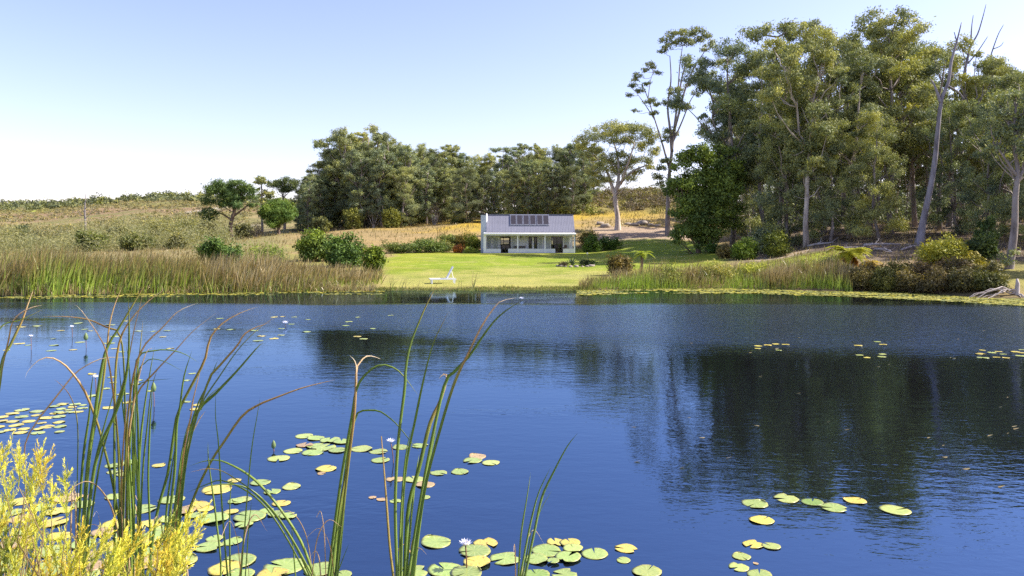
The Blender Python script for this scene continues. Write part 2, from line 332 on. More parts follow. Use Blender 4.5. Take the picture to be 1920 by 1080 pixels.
# ------------------------------------------------------------------ leaves, trees, shrubs
def leaf_cloud(rng, C, R, N, L=.3, Wd=.12, droop=.3, ob=.6, sub=9, flat=.5, spread=.27):
    C = np.asarray(C, float).reshape(-1, 3); R = np.asarray(R, float).reshape(-1, 3); k = len(C)
    N = np.broadcast_to(np.asarray(N, int), (k,)); idx = np.repeat(np.arange(k), N); n = len(idx)
    sd_ = norm(rng.normal(size=(k, sub, 3))); sd_[..., 2] = np.where(sd_[..., 2] < 0, sd_[..., 2] * flat, sd_[..., 2])
    sr = rng.uniform(.35, .95, (k, sub, 1)); ct = rng.uniform(0, 1, (k,)); stt = rng.uniform(0, 1, (k, sub))
    si = rng.integers(0, sub, n)
    loc = (sd_ * sr)[idx, si] + rng.normal(size=(n, 3)) * spread
    pos = C[idx] + R[idx] * loc
    out = norm(loc + [0, 0, .25]); nv = norm(out * ob + norm(rng.normal(size=(n, 3))))
    a = np.cross(nv, norm(rng.normal(size=(n, 3)))); a = norm(norm(a) + np.array([0, 0, -droop])); b = norm(np.cross(nv, a))
    s = rng.uniform(.65, 1.35, (n, 1)); l2 = a * L * s * .5; w2 = b * Wd * s * .5; mid = -a * L * s * .08
    V = np.stack([pos - l2, pos + mid + w2, pos + l2, pos + mid - w2], 1).reshape(-1, 3)
    t = np.clip(.5 + .36 * (ct[idx] - .5) + .4 * (stt[idx, si] - .5) + .6 * (rng.uniform(0, 1, n) - .5) + .1 * loc[:, 2], 0, 1)
    return V, np.arange(4 * n).reshape(-1, 4), np.repeat(t, 4)
def limb(mb, a, b, r0, r1, rng, up=.25, n=6, sides=5):
    a = np.asarray(a, float); b = np.asarray(b, float); d = np.linalg.norm(b - a)
    t = np.linspace(0, 1, n)[:, None]; p = a + (b - a) * t
    p[:, 2] += (-up * d * np.sin(t[:, 0] * math.pi) * .5); p[1:-1] += rng.normal(size=(n - 2, 3)) * d * .03
    mb.tube(p, np.linspace(r0, r1, n), sides, False)
    return p
def crown_mesh(name, *a, **k):
    V, Q, t = leaf_cloud(*a, **k); return mesh(name, V, Q, attrs={'tint': t})

KINDS = {  # crown start, spread, clumps, clump radius lo/hi, clump height ratio, leaves per clump, leaf length, width
    'open': (.36, .19, 38, .03, .08, .85, 1050, .27, .085),
    'stand': (.14, .13, 48, .035, .075, 1.15, 820, .32, .10),
    'young': (.08, .18, 24, .07, .11, 1.0, 720, .3, .09)}
def auto_tree(kind, seed, H=20.0):
    rng = np.random.default_rng(seed); cs, sp, nc, r0, r1, rz, nl, L, Wd = KINDS[kind]
    mb = MB(); k = 9; zs = np.linspace(0, .9 * H, k); wander = np.cumsum(rng.normal(size=(k, 2)) * .012 * H, 0); wander -= wander[0]
    lean = rng.normal(size=2) * .035 * H
    tp = np.column_stack([wander[:, 0] + lean[0] * zs / H, wander[:, 1] + lean[1] * zs / H, zs]); tp[0, 2] = -.6
    tr = np.interp(zs, [0, .05 * H, .9 * H], [.0165 * H, .0125 * H, .003 * H])
    mb.tube(tp, tr, 7)
    lead = [tp]
    if kind != 'young' or rng.random() < .5:
        for j in range(rng.integers(1, 3)):
            i0 = rng.integers(2, 5); an = rng.uniform(0, 6.28); top = tp[i0] + np.array([math.cos(an) * sp * H * .8, math.sin(an) * sp * H * .8, H * rng.uniform(.3, .42)])
            lead.append(limb(mb, tp[i0], top, tr[i0] * .75, .004 * H, rng, .3, 7, 6))
    C = []; R = []
    for i in range(nc):
        h = cs + (1 - cs) * (i + rng.uniform(0, 1)) / nc; ld = lead[rng.integers(0, len(lead))] if kind != 'young' else tp
        x = np.interp(h * H * .95, ld[:, 2], ld[:, 0]); y = np.interp(h * H * .95, ld[:, 2], ld[:, 1])
        f = (1 - ((h - .72) / .36) ** 2) if h > .72 else .55 + .45 * (h - cs) / max(.72 - cs, .01)
        if kind != 'open': f = (1 - .3 * max(0, .3 - h)) * (1 if h < .8 else math.sqrt(max(.12, 1 - ((h - .8) / .22) ** 2)))
        rad = sp * H * max(f, .12) * rng.uniform(.25, 1.0); an = i * 2.4 + rng.uniform(-.5, .5)
        c = np.array([x + math.cos(an) * rad, y + math.sin(an) * rad, h * H - .03 * H]); rr = rng.uniform(r0, r1) * H
        C.append(c); R.append((rr, rr, rr * rz * rng.uniform(.7, 1.1)))
        zb = max(h * H - rad * 1.1 - .08 * H, .12 * H); j = int(np.clip(np.searchsorted(ld[:, 2], zb), 1, len(ld) - 1))
        limb(mb, ld[j], c, .0042 * H, .0016 * H, rng, .22, 5, 4)
    # a few bare twigs low on the trunk
    for i in range(5):
        j = rng.integers(1, 4); an = rng.uniform(0, 6.28); limb(mb, tp[j], tp[j] + np.array([math.cos(an), math.sin(an), rng.uniform(.2, .9)]) * H * rng.uniform(.04, .1), .002 * H, .0006 * H, rng, .1, 4, 3)
    N = [int(nl * (r[0] / (.07 * H)) ** 2 * max(1, r[2] / r[0])) + 40 for r in R]
    cr = crown_mesh('crown', rng, C, R, N, L, Wd, droop=.55, ob=.95, sub=9, spread=.19)
    tm = mb.mesh('trunk', True); tm.materials.append(BARK); cr.materials.append(LEAF)
    return tm, cr, H
PROTO = {k: [auto_tree(k, s) for s in seeds] for k, seeds in (('open', (1, 2, 3, 4, 5)), ('stand', (11, 12, 13, 14)), ('young', (21, 22, 23)))}
def place_tree(px, Y, top, kind, var, rot, bcol, lcol, label, group=None, name='eucalyptus_tree', wide=1.0):
    x = (px - 960) * Y / F; z = float(G(x, Y)); H = EYE + (HY - top) * Y / F - z
    tm, cr, H0 = PROTO[kind][var % len(PROTO[kind])]; s = H / H0
    e = E(name, (x, Y, z), label, 'tree', group, rot); e.scale = (s * wide, s * wide, s)
    O('trunk', tm, BARK, e, color=bcol); O('crown', cr, LEAF, e, color=lcol)
    return e
def hero(name, px, Y, trunks, clumps, lcol, bcol, label, seed, nl=300, L=.3, Wd=.12, leafmat=LEAF, group=None, droop=.5, ob=.95, depth=.7, sub=10, limbs=True, cat='tree', spread=.22, grow=1.0, limbr=.05, nearlimb=False):
    """tree whose trunk lines and leaf clumps are given by where they show: (px, py) at the tree's distance plus a depth offset"""
    rng = np.random.default_rng(seed); x0 = (px - 960) * Y / F; z0 = float(G(x0, Y)); o = np.array([x0, Y, z0]); mb = MB(); lines = []
    for tk in trunks:
        pts = np.array([P(q[0], q[1], Y + (q[3] if len(q) > 3 else 0)) - o for q in tk]); rr = np.array([q[2] for q in tk])
        if pts[0, 2] < .8: pts[0, 2] = -.5
        n = max(8, len(pts) * 4); path = catmull(pts, n); mb.tube(path, np.interp(np.linspace(0, 1, n), np.linspace(0, 1, len(rr)), rr), 8); lines.append(path)
    C = []; R = []; allp = np.vstack(lines)
    for q in clumps:
        q = (q[0], q[1], q[2] * grow, q[3] * grow) + tuple(q[4:])
        dy = (rng.uniform(-1, 1) * depth * q[2] * Y / F * 1.6) if len(q) < 5 else q[4]
        c = P(q[0], q[1], Y + dy) - o; C.append(c); R.append((q[2] * Y / F, q[2] * Y / F * .95, q[3] * Y / F))
        if limbs:
            d = np.linalg.norm(allp[:, :2] - c[:2], axis=1); cost = (d * .4 + np.abs(allp[:, 2] - c[2])) if nearlimb else np.abs(allp[:, 2] - (c[2] - .9 * d - .5)) + .25 * d
            j = int(np.argmin(np.where(allp[:, 2] < c[2] + .2, cost, 1e9))); limb(mb, allp[j], c, limbr, limbr * .35, rng, .2, 6, 4)
    e = E(name, o, label, cat, group)
    O('trunk', mb.mesh('trunk', True), BARK, e, color=bcol)
    if C:
        N = [max(20, int(nl * (r[0] * r[2]) / 1.6)) for r in R]
        O('crown', crown_mesh('crown', rng, C, R, N, L, Wd, droop=droop, ob=ob, sub=sub, spread=spread), leafmat, e, color=lcol)
    return e
GREY, PALE, BROWN = (.30, .26, .24), (.52, .46, .40), (.17, .12, .09)
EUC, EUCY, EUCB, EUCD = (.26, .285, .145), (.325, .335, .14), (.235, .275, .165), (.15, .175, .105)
def blob(cx, cy, rx, ry, n, r, seed, squash=.75):
    rr = random.Random(seed); out = []
    for i in range(n):
        a = rr.uniform(0, 6.283); d = math.sqrt(rr.random()); k = rr.uniform(.75, 1.25)
        out.append((cx + math.cos(a) * d * rx, cy + math.sin(a) * d * ry, r * k, r * k * squash, math.nan))
    return [q[:4] for q in out]

# the lone spreading eucalyptus on the slope right of the house
hero('eucalyptus_tree', 1158, 105,
     [[(1158, 431, .52), (1158, 410, .37), (1154, 380, .32), (1154, 362, .3), (1162, 345, .24), (1176, 330, .2), (1192, 318, .14), (1212, 310, .08)],
      [(1154, 368, .3), (1146, 345, .24), (1138, 322, .17), (1122, 300, .1), (1108, 285, .06)],
      [(1156, 358, .28), (1160, 330, .2), (1158, 295, .14, 1), (1150, 262, .08, 2)],
      [(1164, 345, .2), (1178, 305, .14, -2), (1190, 268, .08, -2)]],
     [(1148, 243, 17, 11), (1165, 240, 15, 10), (1130, 250, 15, 10), (1110, 258, 15, 9), (1096, 268, 13, 9), (1186, 244, 17, 11), (1205, 250, 16, 12), (1222, 262, 13, 11), (1228, 285, 10, 9),
      (1150, 262, 16, 8), (1178, 262, 15, 9), (1118, 280, 13, 8), (1100, 290, 10, 7), (1142, 298, 14, 9), (1160, 290, 14, 9), (1170, 308, 14, 9), (1148, 318, 16, 9), (1128, 316, 14, 9), (1112, 322, 12, 7),
      (1120, 338, 13, 7), (1142, 338, 12, 7), (1185, 300, 12, 9), (1195, 322, 12, 8), (1210, 300, 12, 8), (1218, 312, 9, 6), (1182, 335, 9, 6), (1200, 275, 13, 9), (1085, 275, 9, 6), (1165, 325, 12, 8), (1108, 345, 10, 6)],
     EUCY, PALE, 'lone spreading eucalyptus with forked white trunk on the slope right of the house', 101, nl=950, grow=1.5, L=.3, Wd=.09, limbr=.05)
# the tall slender one with bare stems and small tufts high up
hero('eucalyptus_tree', 1252, 100,
     [[(1252, 440, .4), (1252, 400, .3), (1254, 340, .24), (1260, 280, .19), (1266, 225, .15), (1272, 185, .12), (1280, 140, .11), (1292, 100, .06)],
      [(1260, 285, .22), (1256, 240, .16), (1252, 200, .12), (1258, 150, .09), (1256, 105, .05)],
      [(1264, 245, .18), (1275, 205, .14, -1), (1284, 170, .12, -1), (1300, 130, .09, -1), (1322, 95, .05, -1)],
      [(1268, 205, .14), (1272, 160, .1, 1), (1275, 120, .08, 1), (1280, 85, .04, 1)],
      [(1256, 320, .16), (1242, 270, .12, 1), (1228, 225, .09, 1), (1215, 185, .07, 1), (1205, 160, .04, 1)],
      [(1228, 225, .08, 1), (1212, 200, .06, 1), (1198, 180, .04, 1), (1186, 165, .03, 1)],
      [(1215, 185, .06, 1), (1220, 150, .04, 1), (1228, 128, .03, 1)],
      [(1260, 270, .14), (1278, 230, .1), (1294, 190, .07), (1306, 172, .04)]],
     [(1246, 76, 10, 7), (1262, 66, 11, 8), (1277, 60, 12, 8), (1296, 62, 11, 8), (1312, 57, 12, 8), (1326, 66, 10, 8), (1334, 84, 9, 8), (1268, 80, 12, 7), (1293, 80, 12, 7), (1282, 74, 12, 8), (1243, 96, 8, 5), (1252, 88, 9, 6), (1310, 76, 12, 8), (1322, 92, 9, 6),
      (1221, 125, 10, 7), (1236, 136, 8, 5), (1210, 132, 7, 5), (1196, 142, 9, 6), (1186, 160, 9, 6), (1180, 178, 7, 5), (1200, 170, 9, 6), (1212, 158, 8, 5), (1220, 189, 10, 7), (1226, 212, 8, 6), (1230, 196, 8, 5), (1188, 150, 7, 5), (1192, 208, 6, 4),
      (1260, 172, 10, 6), (1272, 168, 9, 6), (1290, 161, 9, 5), (1250, 192, 9, 6), (1262, 198, 8, 5), (1290, 203, 9, 6), (1284, 196, 7, 5), (1307, 176, 9, 6), (1313, 164, 7, 5), (1254, 246, 12, 8), (1264, 255, 9, 7), (1248, 262, 10, 6), (1246, 300, 12, 8), (1232, 330, 11, 8), (1240, 345, 10, 7), (1238, 315, 10, 7)],
     EUC, GREY, 'tall slender eucalyptus with bare upper stems and small tufts against the sky', 102, nl=900, grow=1.22, L=.3, Wd=.11, limbr=.035, nearlimb=True)
# leafy green tree at the lawn's right end
hero('leafy_tree', 1310, 78,
     [[(1310, 470, .28), (1308, 440, .22), (1312, 400, .18), (1318, 350, .13), (1322, 300, .06)], [(1310, 440, .16), (1330, 400, .12), (1352, 370, .08), (1368, 350, .04)],
      [(1308, 430, .15), (1290, 395, .1), (1276, 350, .06)], [(1322, 470, .16), (1334, 430, .12), (1342, 400, .08)]],
     blob(1322, 340, 62, 58, 56, 19, 5) + blob(1325, 395, 58, 48, 40, 18, 6) + blob(1305, 440, 46, 22, 22, 13, 8) + [(1280, 290, 14, 10), (1298, 280, 13, 9), (1318, 284, 14, 9), (1372, 285, 16, 10), (1352, 280, 15, 10), (1384, 305, 13, 10), (1390, 330, 12, 10), (1386, 355, 11, 9), (1262, 315, 11, 9), (1256, 345, 9, 8), (1264, 400, 12, 9), (1345, 440, 14, 10), (1282, 430, 14, 10), (1330, 455, 12, 8)],
     (.165, .22, .055), BROWN, 'big dense bright green leafy tree at the right end of the lawn', 103, nl=800, L=.28, Wd=.14, depth=1.0, droop=.2, spread=.26)

# right-hand grove
RG = 'eucalyptus grove on the right bank'
FRONT = [  # px, Y, top row, kind, variant, rot, bark, leaf, label
    (1372, 82, 78, 'open', 0, .4, GREY, EUCB, 'bluish eucalyptus at the left edge of the right-hand grove, behind the leafy tree'),
    (1424, 78, 92, 'open', 1, 2.1, GREY, EUC, 'eucalyptus with red-brown trunk base just left of the pale-trunked one'),
    (1460, 84, 28, 'open', 2, 1.0, GREY, EUC, 'tallest eucalyptus in the left half of the grove, its tuft highest there'),
    (1512, 70, 62, 'open', 3, 3.9, PALE, EUCY, 'pale-trunked eucalyptus standing in front of the grove, left of centre'),
    (1545, 80, 52, 'open', 4, 5.1, GREY, EUCY, 'yellowish rounded eucalyptus crown at the middle of the grove'),
    (1590, 72, 96, 'open', 1, .2, PALE, EUC, 'eucalyptus with thin pale double stem beside the fallen branches'),
    (1632, 80, 38, 'open', 0, 2.9, GREY, EUC, 'eucalyptus with dome crown, highest in the middle of the grove'),
    (1672, 76, 44, 'open', 3, 1.6, GREY, EUCY, 'eucalyptus right of the dome crown, leaning a little to the right'),
    (1716, 84, 74, 'open', 2, 4.4, GREY, EUC, 'eucalyptus behind the leaning dead trunk, on its left'),
    (1762, 76, 80, 'open', 4, .9, GREY, EUCY, 'yellow-topped eucalyptus behind the forked dead branches'),
    (1812, 82, 100, 'open', 1, 3.3, GREY, EUC, 'eucalyptus just right of the forked dead branches'),
    (1862, 74, 116, 'open', 0, 5.6, GREY, EUCY, 'eucalyptus second from the right edge of the grove'),
    (1482, 74, 175, 'young', 0, 1.2, GREY, EUC, 'shorter bushy eucalyptus left of the pale trunk'),
    (1556, 70, 215, 'young', 1, 2.6, GREY, EUC, 'short bushy eucalyptus between the two pale trunks'),
    (1650, 68, 205, 'young', 2, 4.0, GREY, EUCY, 'short bushy eucalyptus left of the leaning dead trunk'),
    (1800, 70, 190, 'young', 0, .5, GREY, EUCB, 'dark short bushy eucalyptus right of the leaning dead trunk'),
    (1858, 64, 200, 'young', 1, 5.0, GREY, EUCB, 'dark bushy eucalyptus above the round yellow-green bush'),
    (1405, 88, 205, 'young', 2, 3.0, GREY, EUC, 'bushy eucalyptus filling the gap right of the leafy green tree')]
for px, Y, top, k, v, r, bc, lc, lab in FRONT: place_tree(px, Y, top, k, v, r, bc, lc, lab, RG)
rr = random.Random(77)
for i in range(34):
    px = 1385 + i * 17.5 + rr.uniform(-10, 10); Y = rr.uniform(90, 126)
    place_tree(px, Y, rr.uniform(155, 270), rr.choice(['open', 'open', 'stand']), i, rr.uniform(0, 6.28), rr.choice([GREY, PALE, PALE]), rr.choice([EUC, EUCB, EUCD]), 'slender eucalyptus deep inside the grove, half hidden by the front trees', RG)
for i in range(10):          # beyond the right edge of the view the grove goes on and shades the bank
    Y = 44 + i * 7; place_tree(2010 + rr.uniform(0, 160) + i * 4, Y, 130 + rr.uniform(-30, 60), ['open', 'stand', 'young'][i % 3], i, rr.uniform(0, 6.28), GREY, EUC, 'eucalyptus of the grove beyond the right edge', RG)
for px, Y, top, k, v, lab in ((1882, 80, 112, 'open', 4, 'tall eucalyptus filling the skyline left of the right edge'), (1922, 88, 122, 'open', 3, 'tall eucalyptus in the top right corner of the grove'), (1585, 92, 66, 'open', 2, 'tall eucalyptus behind the gap at the middle of the grove'), (1410, 94, 100, 'open', 3, 'tall eucalyptus behind the gap near the left end of the grove'), (1735, 94, 84, 'open', 0, 'tall eucalyptus behind the leaning dead trunk'), (1905, 66, 128, 'open', 2, 'tall eucalyptus behind the bank tree at the right edge'), (1945, 60, 140, 'young', 1, 'dense dark eucalyptus cut by the right edge of the picture'), (1985, 56, 170, 'young', 0, 'eucalyptus just past the right edge, lower one'), (2040, 62, 120, 'young', 2, 'eucalyptus just past the right edge, taller one'), (1960, 72, 110, 'stand', 1, 'eucalyptus behind the one cut by the right edge'), (2090, 70, 110, 'young', 1, 'eucalyptus well past the right edge')):
    place_tree(px, Y, top, k, v, v * 1.3, GREY, EUC, lab, RG)
# tree on the bank at the right edge
hero('eucalyptus_tree', 1898, 46, [[(1890, 545, .3), (1894, 490, .24), (1902, 430, .2), (1904, 370, .17), (1908, 320, .13), (1900, 260, .09), (1905, 200, .05)], [(1904, 350, .12), (1922, 310, .08), (1935, 260, .05)], [(1906, 330, .1), (1886, 300, .07), (1868, 275, .04)]],
     blob(1905, 215, 55, 70, 30, 19, 15) + blob(1900, 270, 60, 45, 16, 16, 16) + [(1890, 490, 16, 11), (1900, 475, 14, 10), (1882, 480, 12, 9)],
     EUC, GREY, 'eucalyptus on the bank at the far right edge of the picture', 104, nl=900, L=.2, Wd=.08, group=RG)
# dead trees
hero('dead_tree', 1722, 63, [[(1722, 458, .42), (1732, 410, .26), (1745, 350, .23), (1753, 300, .21), (1764, 194, .17), (1778, 155, .13), (1783, 119, .13), (1794, 78, .08), (1803, 42, .04)],
                             [(1764, 194, .14), (1752, 160, .09), (1744, 148, .04)], [(1794, 78, .05), (1789, 60, .03)], [(1776, 160, .08), (1796, 172, .06), (1808, 185, .03)]],
     [], EUC, (.29, .27, .29), 'leaning bare grey dead trunk in front of the dark grove', 105)
hero('dead_tree', 1786, 81, [[(1780, 455, .4), (1782, 380, .27), (1792, 290, .22), (1803, 189, .17), (1808, 139, .14), (1814, 111, .15), (1820, 86, .12), (1833, 64, .09), (1842, 35, .06), (1849, 8, .03)],
                             [(1820, 84, .09), (1822, 50, .06), (1825, 28, .03)], [(1815, 119, .08), (1833, 97, .06), (1853, 67, .03)], [(1816, 105, .07), (1800, 85, .05), (1790, 70, .03)],
                             [(1803, 189, .12), (1825, 165, .1), (1847, 136, .09), (1861, 94, .07), (1872, 64, .05), (1882, 46, .03)], [(1862, 92, .06), (1876, 86, .04), (1882, 78, .02)]],
     [], EUC, (.27, .25, .27), 'bare dead tree whose forked branches rise highest above the grove', 106)

# middle stand behind the house
MG = 'tall eucalyptus stand behind the field'
MID = [(578, 328, 'left end of the tall stand, dark and low'), (606, 300, 'second tree from the left end of the tall stand'), (640, 252, 'third from the left in the tall stand, first of the high ones'), (664, 244, 'tree at the left of the highest group in the tall stand'),
       (692, 240, 'highest crown of the tall stand'), (716, 247, 'tree just right of the highest crown'), (742, 262, 'right edge of the highest group in the tall stand'), (772, 276, 'slim tree right of the highest group'),
       (808, 272, 'rounded crown left of the middle of the stand'), (846, 270, 'broad crown midway along the stand, left of the house'), (884, 298, 'tree above the chimney of the house'), (914, 290, 'low tree above the left half of the house roof'),
       (944, 272, 'tree above the left solar panels'), (976, 268, 'tree above the middle of the house roof'), (1006, 272, 'tree above the right solar panels'), (1056, 272, 'tree above the right end of the roof'), (1095, 266, 'last tree of the stand, left of the lone spreading tree')]
for i, (px, top, lab) in enumerate(MID):
    place_tree(px, 128 + (i * 7) % 16 + (8 if px > 880 else 0), top, 'stand' if i % 4 else 'open', i, i * 1.7, GREY, [EUC, EUCY, EUCB, EUC, EUCY][i % 5], 'eucalyptus, ' + lab, MG, wide=1.3)
for i in range(52):
    px = 560 + i * 10.7 + rr.uniform(-8, 8); tp = np.interp(px, [560, 640, 700, 780, 900, 1000, 1110], [338, 262, 250, 276, 286, 268, 264]) + rr.uniform(0, 30)
    place_tree(px, rr.uniform(140, 165) if i % 2 else rr.uniform(124, 136), tp + (16 if i % 2 == 0 else 0), 'young' if i % 3 == 0 else 'stand', i, rr.uniform(0, 6.28), GREY, rr.choice([EUC, EUCB, EUCD]), 'eucalyptus packed among the taller trees of the stand', MG, wide=1.35)
# pines and others at the left of the stand
PINE = (.10, .155, .05)
hero('pine_tree', 432, 118, [[(434, 450, .38), (432, 425, .32), (438, 400, .28), (442, 375, .2), (446, 355, .1)], [(438, 405, .2), (456, 392, .13), (470, 380, .07)], [(434, 412, .16), (414, 400, .1), (398, 400, .06)]],
     blob(434, 360, 40, 16, 20, 11, 31) + blob(425, 378, 38, 14, 12, 10, 32) + [(400, 398, 10, 7), (388, 402, 10, 8), (394, 408, 11, 7), (382, 398, 8, 6), (470, 368, 9, 7), (474, 384, 8, 6), (410, 345, 10, 6), (440, 342, 12, 6), (462, 350, 10, 6)],
     PINE, BROWN, 'umbrella pine with dark trunk and lopsided crown on the left', 110, nl=900, grow=1.4, L=.36, Wd=.09, leafmat=NEEDLE, droop=-.3, ob=1.0)
hero('pine_tree', 523, 120, [[(524, 452, .3), (523, 440, .25), (522, 415, .2), (522, 395, .1)]],
     blob(521, 402, 28, 20, 26, 11, 33) + [(500, 390, 9, 7), (512, 380, 10, 6), (528, 379, 10, 6), (542, 388, 9, 7), (550, 402, 8, 7), (494, 404, 8, 7)],
     (.13, .20, .04), BROWN, 'small ball-shaped pine with short trunk right of the umbrella pine', 111, nl=1000, grow=1.3, L=.34, Wd=.09, leafmat=NEEDLE, droop=-.3, ob=1.1)
hero('pine_tree', 532, 150, [[(534, 430, .3), (533, 390, .25), (530, 365, .18)]], blob(532, 347, 30, 9, 14, 9, 34), (.10, .13, .05), (.26, .21, .19), 'pale flat-topped pine behind the ball-shaped pine', 112, nl=600, grow=1.3, L=.4, Wd=.1, leafmat=NEEDLE, droop=-.2, limbr=.07)
hero('eucalyptus_tree', 491, 148, [[(492, 430, .25), (491, 380, .2), (490, 340, .08)]], blob(490, 345, 7, 14, 7, 8, 35) + blob(498, 368, 12, 12, 6, 8, 36), EUCY, GREY, 'narrow eucalyptus between the umbrella pine and the tall stand', 113, nl=600, L=.4)
hero('dead_tree', 160, 130, [[(160, 440, .2), (160, 420, .17), (159, 395, .13), (160, 375, .08), (160, 362, .03)], [(159, 400, .06), (152, 390, .03)], [(160, 392, .06), (168, 382, .02)], [(160, 385, .05), (155, 376, .02)], [(160, 410, .07), (170, 400, .04), (175, 390, .02)], [(160, 405, .07), (150, 402, .04), (146, 394, .02)], [(160, 380, .05), (166, 370, .02)], [(159, 396, .05), (166, 394, .02)]], [], EUC, (.24, .22, .22), 'single bare dead trunk standing in the pale scrub on the left', 114)

# ------------------------------------------------------------------ shrubs
def bush(name, px, Y, wpx, hpx, col, label, seed, L=.22, Wd=.1, nl=1500, mat=None, group=None, lobes=9, droop=.1, dp=.8, stem=BROWN, cat='shrub', lift=0.0, ob=.9, sprd=.25):
    rng = np.random.default_rng(seed); x = (px - 960) * Y / F; z = float(G(x, Y)); w_ = wpx * Y / F / 2; h_ = max(.25, EYE + (HY - hpx) * Y / F - z)
    C = []; R = []; mb = MB()
    for i in range(lobes):
        a = i * 2.4 + rng.uniform(-.4, .4); d = math.sqrt((i + .3) / lobes) * .68; hh = h_ * (.22 + .5 * rng.random() * (1 - .5 * d) + .12 * (1 - d)) + lift * h_
        r = w_ * rng.uniform(.34, .5); rz = min(r * .95, h_ * rng.uniform(.3, .42))
        hh = min(max(hh, rz * .7 + lift * h_), h_ - rz * .85)
        c = np.array([math.cos(a) * d * w_, math.sin(a) * d * w_ * dp, hh]); C.append(c); R.append((r, r * dp, rz))
        limb(mb, (c[0] * .15, c[1] * .15, -.15), c, max(.015, h_ * .02), .01, rng, -.1, 5, 4)
    for i in range(7):            # skirts down to the ground
        a = i * .9 + rng.uniform(-.3, .3); d = rng.uniform(.25, .62); rz = min(h_ * .3, w_ * .5); r = w_ * rng.uniform(.3, .42)
        C.append(np.array([math.cos(a) * d * w_, math.sin(a) * d * w_ * dp, rz * .75])); R.append((r, r * dp, rz))
    tot = sum(r[0] * r[2] for r in R); N = [max(30, int(nl * r[0] * r[2] / tot)) for r in R]
    e = E(name, (x, Y, z), label, cat, group)
    O('stem', mb.mesh('stem', True), BARK, e, color=stem)
    O('foliage', crown_mesh('foliage', rng, C, R, N, L, Wd, droop=droop, ob=ob, sub=12, spread=sprd), mat or LEAF, e, color=col)
    return e
DG, MGN, OL, YG = (.085, .145, .035), (.15, .21, .045), (.2, .205, .06), (.3, .31, .06)
